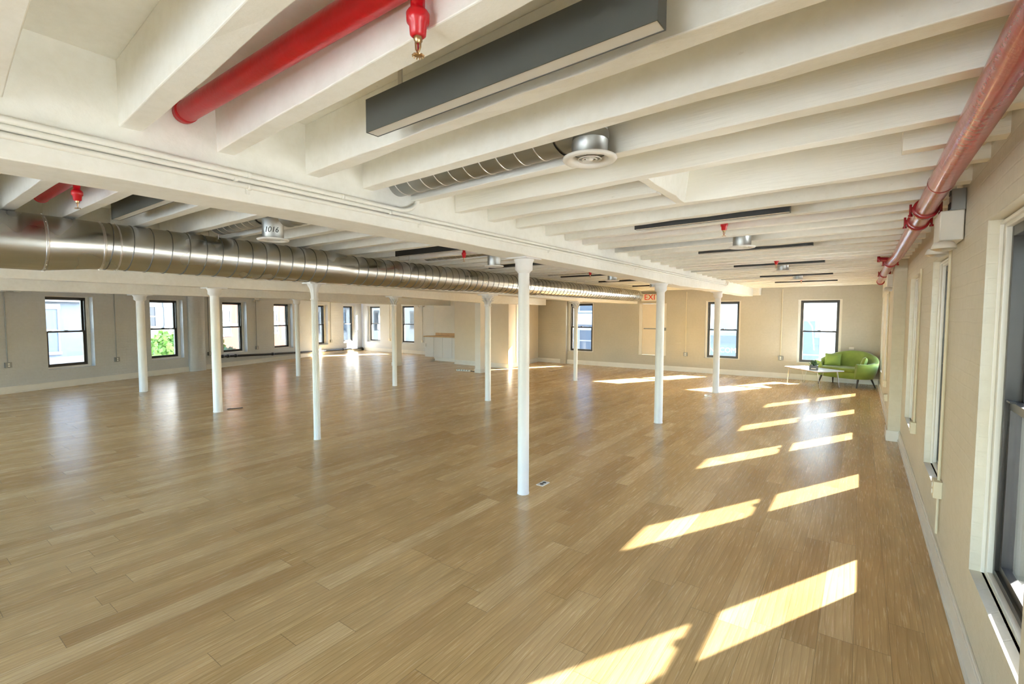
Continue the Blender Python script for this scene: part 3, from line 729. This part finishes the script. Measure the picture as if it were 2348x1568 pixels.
def emergency(loc, rz, label, w=.26, head=.055):
    root = tag(empty('emergency_light', loc, rz), label, 'emergency light', 'wall emergency lights')
    mb = MB(); mb.box(-w/2, w/2, -.105, 0, 0, .17); mb.build('battery_case', M_TRIM, root, bevel=.006)
    for sx in (-1, 1):
        mb = MB(); mb.lathe([(.012, .0), (head*.8, -.008), (head, -.03), (head*1.04, -.045)], o=(sx*(w/2+.03)*.95, -.085, -.005), n=28)
        hd = mb.build('lamp_head', M_TRIM, root)
        mb = MB(); mb.lathe([(head*.98, -.046), (head*.6, -.056), (.002, -.060)], o=(sx*(w/2+.03)*.95, -.085, -.005), n=28, cap=False); mb.build('lens', M_STEEL, hd)
emergency((.45, 3.86, 2.085), R(-90), 'white emergency light with round lens on the right wall by the first window', .28)
emergency((XR2, 8.72, 2.07), R(-90), 'small emergency light past the pier on the right wall')
q = lw(.20); emergency((q[0]+.0, q[1], 2.17), TH, 'twin-head emergency light above the outlet left of all left wall windows', .2)
q = lw(6.78); emergency((q[0], q[1], 2.16), TH, 'twin-head emergency light between the third and fourth left windows', .2)
emergency((-14.95, YFL, 2.05), 0, 'twin-head emergency light over the kitchen side of the far left wall', .22)
# outlets with conduit drops
def outlet(loc, rz, label, top=2.35, down=0.0, mat=M_GREY, cm=None, face=M_PLATE, s=.055):
    root = tag(empty('wall_outlet', loc, rz), label, 'electrical outlet', 'surface mounted wall outlets')
    mb = MB(); mb.box(-s, s, -.045, 0, -s, s); mb.build('outlet_box', mat, root, bevel=.004)
    mb = MB()
    for k in (-1, 1): mb.lathe([(.017, -.049), (.017, -.045)], o=(0, 0, k*.022), ax='y', n=16)
    mb.build('receptacle', face, root)
    if top:
        mb = MB(); mb.tube([(0, -.014, s), (0, -.014, top-loc[2])], .009, 10)
        if down: mb.tube([(0, -.014, -s), (0, -.014, -down)], .008, 10)
        mb.build('conduit', cm or mat, root)
for s_, z_, lab in ((.14, .60, 'grey wall outlet with conduit, left of the first left window'), (2.28, .53, 'grey wall outlet between the first and second left windows'), (4.95, .47, 'grey wall outlet right of the rounded pilaster'), (6.82, .53, 'wall outlet under the emergency light on the left wall'), (10.88, .55, 'wall outlet between the last two left windows')):
    q = lw(s_); outlet((q[0], q[1], z_), TH, lab)
outlet((-4.16, YF, .52), 0, 'grey wall outlet on the far wall between closed-off opening and billboard window', cm=M_CONDUITW)
outlet((-1.70, YF, .54), 0, 'grey wall outlet on the far wall left of the sofa window', cm=M_CONDUITW)
outlet((-17.05, YFL, .55), 0, 'white wall outlet between the two far left windows', mat=M_TRIM, s=.05)
outlet((-14.95, YFL, .55), 0, 'white wall outlet beside the kitchen counter', mat=M_TRIM, s=.05)
outlet((XR, 4.12, .53), R(-90), 'cream wall outlet low on the right wall below the near window', mat=M_CONDUITW, down=.30, top=2.1)
outlet((XR, 5.98, .58), R(-90), 'cream wall outlet between second and third right windows', mat=M_CONDUITW, top=2.1)
outlet((XR2, 9.62, .36), R(-90), 'low wall outlet just beyond the pier', mat=M_CONDUITW, top=0)
outlet((XR2, 10.3, .50), R(-90), 'small wall outlet near the sofa end of the right wall', mat=M_CONDUITW, top=2.2)
mb = MB(); mb.box(-.05, .05, -.02, 0, -.03, .03); mb.box(-.035, .035, -.035, -.02, -.008, .008); tag(mb.build('wall_switch', M_TRIM, loc=(-.18, YF, .86), bevel=.004), 'small white wall switch right of the sofa window', 'switch')
# black pipe along the left wall
root = tag(empty('black_wall_pipe', lw(5.1, .09, .37), TH), 'black iron pipe sloping low along the left wall to the corner', 'pipe')
L = 7.95
mb = MB(); mb.tube([(0, 0, 0), (2.0, 0, -.09), (4.9, 0, -.19), (L, 0, -.25)], .038, 20); mb.tube([(-.05, .05, 0)] + [(0, 0, 0), (.05, 0, 0)], .04, 16); mb.build('pipe_run', M_BPIPE, root)
for sx in (.25, .45, .75, 2.35, 5.25, 6.5, 7.1):
    zz = -.09*sx/2 if sx < 2 else (-.09-.10*(sx-2)/2.9 if sx < 4.9 else -.19-.06*(sx-4.9)/3.05)
    mb = MB(); mb.lathe([(.038, sx-.035), (.050, sx-.032), (.052, sx+.032), (.038, sx+.035)], o=(0, 0, zz), ax='x', n=20); mb.build('coupling', M_BPIPE, root)
mb = MB(); mb.tube(arc((L-.05, 0, -.25), (L+.10, 0, -.25), (L+.12, .02, -.34), 6), .05, 16); mb.build('elbow', M_BPIPE, root)

# ------------------------------------------------------------------ kitchen
root = tag(empty('kitchen_counter', (-12.06, 12.38, 0)), 'white kitchen base cabinet with butcher block top in the alcove', 'counter')
mb = MB(); mb.box(-.92, .90, 0, .62, .13, .86); mb.build('cabinet_body', M_CAB, root, bevel=.003)
mb = MB(); mb.box(-.50, .90, .08, .60, 0, .13); mb.build('toe_kick', M_GYP, root)
mb = MB(); mb.box(-.99, .905, -.025, .635, .86, .895); mb.build('countertop', M_BLOCK, root, bevel=.004)
mb = MB(); mb.box(-.99+.0, .905, .61, .635, .895, .99); mb.build('backsplash', M_BLOCK, root, bevel=.003)
for k in range(4):
    mb = MB(); x0 = -.915+k*.452; mb.box(x0+.004, x0+.448, -.018, 0, .14, .85); d_ = mb.build('cabinet_door', M_CAB, root, bevel=.003)
    if k == 0:
        mb = MB(); mb.box(x0+.05, x0+.06, -.04, -.018, .50, .62); mb.build('handle', M_STEEL, d_)
mb = MB(); mb.tube([(0, 0, 0), (0, 0, .12)] + arc((0, 0, .12), (0, 0, .22), (0, -.10, .20), 8) + [(0, -.11, .16)], .009, 10); mb.cyl((.03, 0, 0), (.03, 0, .05), .012)
tag(mb.build('faucet', M_STEEL, loc=(-11.45, 12.88, .8955)), 'small steel faucet at the back of the butcher block counter', 'faucet')
# corridor door on the core side wall
dn = (Vector((-9.33, YF)) - Vector((-8.82, 11.93))).normalized(); dang = math.atan2(dn.y, dn.x)
do = struct(empty('door_1', (-8.82+dn.x*.55, 11.93+dn.y*.55, 0), dang), 'white panel door in the side of the plaster block', 'door')
mb = MB(); mb.box(0, .06, -.02, 0, 0, 2.03); mb.box(.86, .92, -.02, 0, 0, 2.03); mb.box(0.06, .86, -.02, 0, 1.97, 2.03); mb.build('door_casing', M_TRIM, do, bevel=.003)
mb = MB(); mb.box(.065, .855, -.012, .0, .01, 1.965); mb.build('door_leaf', M_GYP, do)
mb = MB(); mb.lathe([(.012, -.06), (.024, -.055), (.026, -.035), (.01, -.03), (.01, -.012)], o=(.78, 0, .95), ax='y', n=16); mb.build('door_knob', M_STEEL, do)

# ------------------------------------------------------------------ sofa
SOF = (-.27, 13.84, 0); SR = R(-30)
root = tag(empty('curved_sofa', SOF, SR), 'green velvet loveseat with curved wraparound back in the far right corner', 'sofa')
def shell():
    mb = MB(); n = 44; rings = []
    for i in range(n+1):
        t = -0.27 + (1.39)*i/n                   # fraction of half turn, wraps past the front
        a = math.pi*t
        ca, sa = math.cos(a), math.sin(a)
        # height: high at the back, lower at arm fronts
        k = max(0.0, sa); top = .575 + .25*k**1.3
        if t < -.10 or t > 1.10: top -= .02
        def P(sc_, z, inset=0.0):
            return ((.69*sc_-inset)*ca, (.42*sc_-inset)*sa - .02, z)
        prof = [P(.80, .205), P(.86, .22), P(.95, .38), P(.99, top-.08), P(1.0, top-.02), P(.985, top), P(.90, top, .015), P(.86, top-.015, .03), P(.84, top-.06, .045), P(.80, .42, .055), P(.78, .30, .06), P(.75, .205, .05)]
        rings.append(prof)
    mb.loft(rings, True, True, True); return mb
shell().build('curved_back', M_VELVET, root)
def plan(sc_, front):
    pts = []
    for i in range(25):
        a = math.pi*(-0.10 + 1.20*i/24); x = .69*sc_*math.cos(a); y = .42*sc_*math.sin(a)-.02; pts.append((x, max(y, front)))
    pts2 = []
    x0, x1 = pts[-1][0], pts[0][0]
    for k in range(1, 9):
        t = k/9; pts2.append((x0+(x1-x0)*t, front - .09*math.sin(math.pi*t)))
    return pts+pts2
pl_ = plan(.80, -.20)
def layered(mb, rings_def):
    rings = []
    for sc_, z in rings_def: rings.append([(x*sc_, (y+.02)*sc_-.02, z) for x, y in pl_])
    mb.loft(rings, True, True, True)
mb = MB(); layered(mb, [(.93, .34), (1.0, .36), (1.0, .41), (.97, .435), (.80, .445)]); mb.build('seat', M_VELVET, root)
mb = MB(); layered(mb, [(.93, .20), (.99, .215), (.985, .34)]); mb.build('front_panel', M_VELVET, root)
def legm(x, y, dx, dy):
    mb = MB(); mb.cyl((x, y, .21), (x+dx, y+dy, 0), .022, .012, 14); mb.build('leg', M_LEG, root)
legm(-.46, -.17, -.05, -.04); legm(.40, -.20, .0, -.05); legm(.47, .16, .07, .05); legm(-.40, .17, -.03, .05)
def pillow(loc, rx, rz, w, h, label):
    mb = MB(); n = 10; G = []
    for s_ in (1, -1):
        rows = []
        for i in range(n+1):
            row = []
            for j in range(n+1):
                u, v = 2*i/n-1, 2*j/n-1; th = (1-u**4)**.6*(1-v**4)**.6*.055 if abs(u) < 1 and abs(v) < 1 else 0
                pin = 1 - .07*(1-abs(u)) if abs(v) > .9 else 1
                row.append((w/2*u*(1-.05*(1-v*v)), s_*th, h/2*v*(1-.05*(1-u*u))))
            rows.append(row)
        v_ = [p for r_ in rows for p in r_]; f = []
        for i in range(n):
            for j in range(n):
                q_ = (i*(n+1)+j, i*(n+1)+j+1, (i+1)*(n+1)+j+1, (i+1)*(n+1)+j); f.append(q_ if s_ < 0 else q_[::-1])
        mb.poly(v_, f, True)
    o = mb.build('throw_pillow', M_VELVET); o.location = loc; o.rotation_euler = (rx, 0, rz); tag(o, label, 'pillow', 'green sofa pillows'); return o
Rm = Matrix.Rotation(SR, 3, 'Z')
def sofa_pt(x, y, z): return tuple(Rm @ Vector((x, y, z)) + Vector(SOF))
pillow(sofa_pt(-.33, .03, .595), R(-16), SR+R(22), .34, .30, 'square green velvet pillow on the left of the sofa')
pillow(sofa_pt(.38, .03, .580), R(-16), SR-R(58), .28, .26, 'green pillow tucked behind the right sofa arm')

# ------------------------------------------------------------------ coffee table
root = tag(empty('coffee_table', (-.93, 13.33, 0)), 'low white topped table on hairpin legs in front of the sofa', 'table')
q4 = [(-1.52, 13.56), (-.77, 12.60), (-.27, 13.20), (-1.12, 14.02)]
q4 = [(x+.93, y-13.33) for x, y in q4]
def rounded(pts, r, n=5):
    out = []
    for i in range(len(pts)):
        a, b, c = Vector(pts[i-1]), Vector(pts[i]), Vector(pts[(i+1) % len(pts)])
        p = b+(a-b).normalized()*r; q_ = b+(c-b).normalized()*r
        for k in range(n+1):
            t = k/n; out.append(tuple(p*(1-t)**2+b*2*t*(1-t)+q_*t*t))
    return out
mb = MB(); mb.prism(rounded(q4, .04), .400, .408); mb.build('table_top', M_TABLE, root)
mb = MB(); mb.prism(rounded(q4, .04), .386, .400); mb.build('top_edge', M_TEDGE, root)
for (lx, ly) in ((-1.43, 13.51), (-1.12, 13.83), (-.70, 12.80), (-.37, 13.28)):
    x, y = lx+.93, ly-13.33; dd = Vector((-x, -y)).normalized(); pp = Vector((-dd.y, dd.x))
    tp = Vector((x, y)) + dd*.05
    a = tp+pp*.06; b_ = tp-pp*.06
    mb = MB(); mb.tube([(a.x, a.y, .386), (x+pp.x*.012, y+pp.y*.012, .012), (x, y, .005), (x-pp.x*.012, y-pp.y*.012, .012), (b_.x, b_.y, .386)], .005, 8); mb.build('leg', M_STEEL, root)
root = tag(empty('potted_plant', (-.865, 13.10, .408)), 'dark succulent in a smoky square planter on the coffee table', 'plant')
mb = MB(); mb.box(-.085, .085, -.085, .085, 0, .10); mb.build('planter', M_POT, root, bevel=.006)
mb = MB(); mb.box(-.05, .05, -.088, -.086, .02, .04); mb.build('planter_label', M_TRIM, root)
mb = MB(); rng = random.Random(5)
for k in range(46):
    a = rng.uniform(0, 6.28); e = rng.uniform(.3, 1.5); L_ = rng.uniform(.07, .15); r0 = rng.uniform(0, .05)
    d = Vector((math.cos(a)*math.cos(e), math.sin(a)*math.cos(e), math.sin(e))); p = Vector((math.cos(a)*r0, math.sin(a)*r0, .09))
    sd = d.cross(Vector((0, 0, 1))).normalized()*.016; mid = p+d*L_*.55; tip = p+d*L_+Vector((0, 0, .01)); nn = sd.cross(d)*.3
    mb.poly([p, mid+sd, tip, mid-sd, mid+nn, mid-nn], [(0, 1, 4), (1, 2, 4), (2, 3, 4), (3, 0, 4), (1, 0, 5), (2, 1, 5), (3, 2, 5), (0, 3, 5)], True)
mb.build('leaves', M_LEAF, root)

# ------------------------------------------------------------------ exit sign
root = tag(empty('exit_sign', (-5.21, YF-.06, 2.205)), 'white EXIT sign with red letters beside the duct end', 'sign')
mb = MB(); mb.box(-.30, .30, 0, .03, -.11, .11); mb.build('sign_plate', M_SIGN, root, bevel=.004)
me = text_mesh('EXIT', .24, .002); me.materials.append(M_SIGNR)
o = bpy.data.objects.new('lettering', me); C.objects.link(o); o.parent = root; o.rotation_euler = (R(90), 0, 0); o.location = (.03, -.003, 0)
mb = MB(); mb.box(-.03, .03, .03, .058, -.04, .04); mb.build('bracket', M_TRIM, root)

# ------------------------------------------------------------------ floor bits
root = tag(empty('floor_outlet', (-2.475, 3.92, 0), R(90)), 'cream rectangular floor outlet cover with two black sockets beside the nearest column', 'floor outlet')
mb = MB(); mb.box(-.068, .068, -.038, .038, 0, .006); mb.build('cover_plate', M_PLATE, root, bevel=.002)
mb = MB()
for k in (-1, 1): mb.lathe([(.019, .006), (.019, .0075)], o=(k*.024, 0, 0), n=20)
mb.build('socket', M_DARK, root)
root = tag(empty('floor_outlet', (-2.50, 10.3, 0)), 'small white floor outlet near the third column of the first row', 'floor outlet')
mb = MB(); mb.box(-.06, .06, -.04, .04, 0, .006); mb.build('cover_plate', M_PLATE, root)
mb = MB(); mb.box(-.07, -.02, -.05, .03, .006, .03); mb.build('open_lid', M_STEEL, root)
root = tag(empty('floor_cable', (-8.86, 3.88, 0)), 'short black cable end on the floor right of the thick left column', 'cable')
mb = MB(); mb.tube([(-.04, -.10, .008), (-.05, -.05, .010), (-.02, -.03, .008), (.02, .07, .008), (.05, .12, .010)], .007, 8); mb.build('cord', M_DARK, root)
root = tag(empty('power_strip', (-9.42, 10.60, 0), R(10)), 'long white power strip with curled cord on the floor by the square post', 'power strip')
mb = MB(); mb.box(-.30, .18, -.035, .035, 0, .045); mb.build('strip_body', M_TRIM, root, bevel=.006)
mb = MB()
for k in range(5): mb.box(-.26+k*.085, -.225+k*.085, -.037, .037, .012, .047)
mb.build('socket', M_GREY, root)
mb = MB(); mb.tube([(.18, 0, .02), (.26, -.03, .01), (.34, .0, .02), (.38, .03, .09), (.37, .04, .17)], .009, 8); mb.build('cord', M_DARK, root)

# ------------------------------------------------------------------ outside world
ZG = -7.0
M_GROUND = plain('street_concrete', (0.42, 0.41, 0.39), 0.8, scale=.5)
mb = MB(); mb.box(-140, 120, -80, 160, ZG-.5, ZG); struct(mb.build('ground', M_GROUND), 'street level ground outside', 'ground')
def facade(name, loc, rz, w, h, dep, mat, label, wins, bands, wm, trim, pane_mat):
    # local: x along facade, y away from our building, z up from the street
    root = tag(empty(name, loc, rz), label, 'building')
    mb = MB(); mb.box(0, w, 0, dep, 0, h); mb.build('facade', mat, root)
    for (x0, x1, z0, z1) in wins:
        mb = MB(); mb.box(x0-.12, x1+.12, -.06, 0, z0-.15, z0); mb.box(x0-.12, x1+.12, -.06, 0, z1, z1+.25); mb.box(x0-.07, x0, -.04, 0, z0, z1); mb.box(x1, x1+.07, -.04, 0, z0, z1)
        mb.box(x0, x1, -.03, 0, (z0+z1)/2-.04, (z0+z1)/2+.04); f_ = mb.build('window_surround', trim, root)
        mb = MB(); mb.box(x0, x1, -.012, 0, z0, z1); mb.build('pane', pane_mat, f_)
    for z0, z1, pr_ in bands:
        mb = MB(); mb.box(-.1, w+.1, -pr_, 0, z0, z1); mb.build('cornice', trim, root)
    return root
def brickm(name, c1, c2, mort):
    m, nt, b = new_mat(name); t = NT(nt)
    tc = t.n('ShaderNodeTexCoord'); sep = t.n('ShaderNodeSeparateXYZ'); cmb = t.n('ShaderNodeCombineXYZ'); t.l(tc.outputs['Object'], sep.inputs[0])
    t.l(t.math('ADD', sep.outputs[0], sep.outputs[1]), cmb.inputs[0]); t.l(sep.outputs[2], cmb.inputs[1])
    br = t.n('ShaderNodeTexBrick'); t.l(cmb.outputs[0], br.inputs['Vector']); br.inputs['Scale'].default_value = 1
    br.inputs['Brick Width'].default_value = .22; br.inputs['Row Height'].default_value = .075; br.inputs['Mortar Size'].default_value = .008
    br.inputs['Color1'].default_value = (*c1, 1); br.inputs['Color2'].default_value = (*c2, 1); br.inputs['Mortar'].default_value = (*mort, 1)
    t.l(br.outputs['Color'], b.inputs['Base Color']); b.inputs['Roughness'].default_value = .85
    return m
M_BRED = brickm('red_brick', (.12, .032, .02), (.09, .025, .016), (.09, .065, .05))
M_BWHT = brickm('white_brick', (.20, .195, .19), (.17, .165, .16), (.14, .135, .13))
M_BLUE = plain('pale_blue_stone', (.10, .125, .17), .7, scale=1.0)
M_STONE = plain('pale_stone', (.19, .195, .20), .7, scale=1.0)
M_PANE = plain('outside_pane', (.035, .05, .07), .35)
M_LIGHTW = plain('pale_white_render', (.45, .45, .44), .7, scale=1.0)  # even base colour, lighter than the white brick
M_PANEL = plain('window_blind', (.075, .10, .14), .6)
M_BOUNCE = plain('bounce_roof_right', (.40, .395, .385), .7, scale=.6)
M_BOUNCE2 = plain('bounce_roof_back', (.62, .61, .59), .7, scale=.6)
mb = MB(); mb.box(2.6, 12.9, -24, 26, ZG, -1.6); mb.box(2.6, 2.9, -24, 26, -1.6, -1.3); tag(mb.build('bounce_roof', M_BOUNCE), 'added unseen flat roof below the right windows, bouncing sunlight up', 'roof')  # invented roof out of view, reflects sun through the right windows onto the ceiling
mb = MB(); mb.box(-26, 2.0, -34, -6.5, ZG, -1.4); mb.box(-26, 2.0, -6.8, -6.5, -1.4, -1.1); tag(mb.build('bounce_roof', M_BOUNCE2), 'added unseen flat roof behind the back wall, bouncing daylight in', 'roof')  # second invented roof, reflects daylight through the back windows onto the joists
# along the left wall: u runs with s, 14 m beyond the wall
def beyond(s, dist): p = lw(s, -dist); return (p[0], p[1], ZG)
def rel(z): return z-ZG
def row(s0, s1, step, w, floors): return [(x, x+w, rel(z0), rel(z1)) for z0, z1 in floors for x in [s0+step*k for k in range(int((s1-s0)/step)+1)]]
facade('pale_building', beyond(-2, 14), TH, 12.7, 19, 9, M_BLUE, 'pale blue stone building with big blinds seen through the first left window', [(x, x+1.25, rel(-.1), rel(1.9)) for x in (2.1, 3.8, 5.5, 7.2, 8.75, 10.35, 11.0+.85)][:6] + [(x, x+1.25, rel(-4.0), rel(-1.7)) for x in (5.5, 7.2, 8.75, 10.35)], [(rel(2.25), rel(2.6), .35), (rel(-.9), rel(-.35), .3), (rel(-1.45), rel(-1.25), .12)], 0, M_STONE, M_PANEL)
facade('white_building', beyond(10.9, 14.4), TH, 7.1, 20, 9, M_BWHT, 'white brick building with dark windows behind the green tree', row(.9, 6.2, 1.15, .55, [(1.0, 2.1), (3.0, 4.4), (-1.8, -.4)]), [(rel(2.45), rel(2.6), .12)], 0, M_STONE, M_PANE)
facade('brick_building', beyond(18.2, 14), TH, 8.6, 18, 9, M_BRED, 'red brick building with pale lintels across the street', row(.3, 7.8, 2.15, .95, [(.35, 1.95), (-2.6, -1.0), (3.2, 4.8)]), [(rel(.9), rel(1.05), .05)], 0, M_STONE, M_PANE)
facade('cream_building', beyond(27.2, 14), TH, 8.5, 19, 9, M_LIGHTW, 'bright cream building beyond the last left windows', row(.8, 12, 1.9, .7, [(.2, 1.9), (3.0, 4.6)]), [(rel(2.2), rel(2.4), .1)], 0, M_STONE, M_PANE)
facade('grey_building', (-18.5, 31, ZG), 0, 6.5, 30, 8, M_BLUE, 'blue grey building with balconies seen left of the closed-off opening', [(x, x+1.0, rel(z0), rel(z1)) for x in (.7, 2.0, 3.6, 5.1) for z0, z1 in ((-.9, .6), (2.0, 3.3))], [(rel(1.0), rel(1.8), .25)], 0, M_STONE, M_PANE)
facade('white_block', (-52, 38, ZG), 0, 24, 18, 8, M_LIGHTW, 'white building seen through the far left corner windows', row(1, 16, 2.2, .8, [(.2, 1.9)]), [], 0, M_STONE, M_PANE)
facade('white_warehouse', (-3.3, 33, ZG), 0, 5.5, 20, 8, M_LIGHTW, 'white warehouse wall seen behind the sofa', [(.35, 1.35, rel(-2.6), rel(1.35))], [], 0, M_STONE, M_PANEL)
facade('side_building', (13, -12, ZG), R(90), 16, 12, 8, M_BWHT, 'white brick building outside the right wall windows', row(1, 14, 2.4, .9, [(.2, 1.9)]), [], 0, M_STONE, M_PANE)
for o in [x for x in bpy.data.objects if x.name == 'side_building']: o.rotation_euler[2] = R(-90); o.location = (13, 4, ZG)
facade('sky_block_tower', (-14.5, 46, ZG), 0, 12, 24, 8, M_STONE, 'tall pale building added behind the billboard to block the sky', row(1, 10, 2.6, 1.1, [(5.5, 7.5), (9.5, 11.5)]), [], 0, M_STONE, M_PANE)  # tower added to cut the sky's bright streak on the floor
# billboard with lettering
root = tag(empty('billboard', (-8.3, 27, ZG)), 'blue grey roof billboard with white web address lettering', 'billboard')
M_BB = plain('billboard_blue', (.07, .09, .125), .6, scale=1.5)
mb = MB(); mb.box(0, 3.4, 0, .12, 4.2, rel(1.45)); mb.build('board', M_BB, root)
mb = MB(); mb.box(-.02, 3.42, -.03, 0, rel(.78), rel(.84)); mb.build('rail', M_STONE, root)
me = text_mesh('JEANS.COM', .36, .004); me.materials.append(M_SIGN)
o = bpy.data.objects.new('lettering', me); C.objects.link(o); o.parent = root; o.rotation_euler = (R(90), 0, 0); o.location = (2.15, -.006, rel(-.16))
mb = MB(); mb.box(.2, .3, .12, .22, 0, rel(1.2)); mb.box(3.1, 3.2, .12, .22, 0, rel(1.2)); mb.build('support', M_GREY, root)
root = tag(empty('fire_escape', (-2.6, 16.4, 0)), 'dark iron fire escape stair outside the billboard window', 'fire escape')
mb = MB(); mb.tube([(-.75, 0, 2.75), (-.10, 0, 1.55), (.4, 0, .65)], .05, 8); mb.tube([(.4, 0, ZG), (.4, 0, .75)], .05, 8); mb.tube([(-.6, 0, 2.9), (.1, 0, 1.65)], .02, 8); mb.tube([(-1.3, .1, 2.9), (-1.7, .1, 1.6)], .02, 8); mb.build('stair_rail', M_GREY, root)
root = tag(empty('street_light', (-2.05, 24, ZG)), 'street light pole with two grey heads outside the sofa window', 'street light')
mb = MB(); mb.tube([(0, 0, 0), (0, 0, rel(1.8))], .03, 8); mb.tube([(0, 0, rel(1.75)), (.35, 0, rel(1.2)), (.45, 0, rel(.2))], .02, 8); mb.build('pole', M_GREY, root)
mb = MB(); mb.box(-.12, .16, -.1, .1, rel(1.75), rel(2.0)); mb.box(-.62, -.5, -.1, .1, rel(1.65), rel(2.0)); mb.box(-.57, -.55, -.01, .01, 0, rel(1.7)); mb.build('lamp_head', M_GREY, root)
def tree(loc, r, hz, seed, col, label, n=2600):
    root = tag(empty('street_tree', loc), label, 'tree', 'street trees outside the left windows')
    m = plain('foliage_%d' % seed, col, .7, var=.35, scale=2.5)
    mb = MB(); mb.tube([(0, 0, 0), (.1, 0, hz*.6), (0, .1, hz)], .16, 8, r1=.05); mb.build('trunk', M_TEDGE, root)
    rng = random.Random(seed); mb = MB()
    bl = [(Vector((rng.uniform(-.6, .6)*r, rng.uniform(-.6, .6)*r, hz+rng.uniform(-.5, .5)*r)), rng.uniform(.35, .6)*r) for _ in range(14)]
    for k in range(n):
        c, br = rng.choice(bl); d = Vector((rng.gauss(0, 1), rng.gauss(0, 1), rng.gauss(0, 1))).normalized()
        p = c+d*br*rng.uniform(.75, 1.05); a = Vector((rng.gauss(0, 1), rng.gauss(0, 1), rng.gauss(0, 1))).normalized()*.13; b_ = a.cross(d).normalized()*.10
        mb.poly([p-a, p+b_, p+a, p-b_], [(0, 1, 2, 3)])
    mb.build('crown', m, root)
tree(beyond(10.5, 8.5), 1.8, 6.3, 11, (.16, .30, .04), 'bright green tree outside the second left window')
tree(beyond(14.5, 9.5), 1.3, 6.1, 12, (.06, .14, .07), 'dark green tree outside the third left window')

bpy.context.view_layer.update()
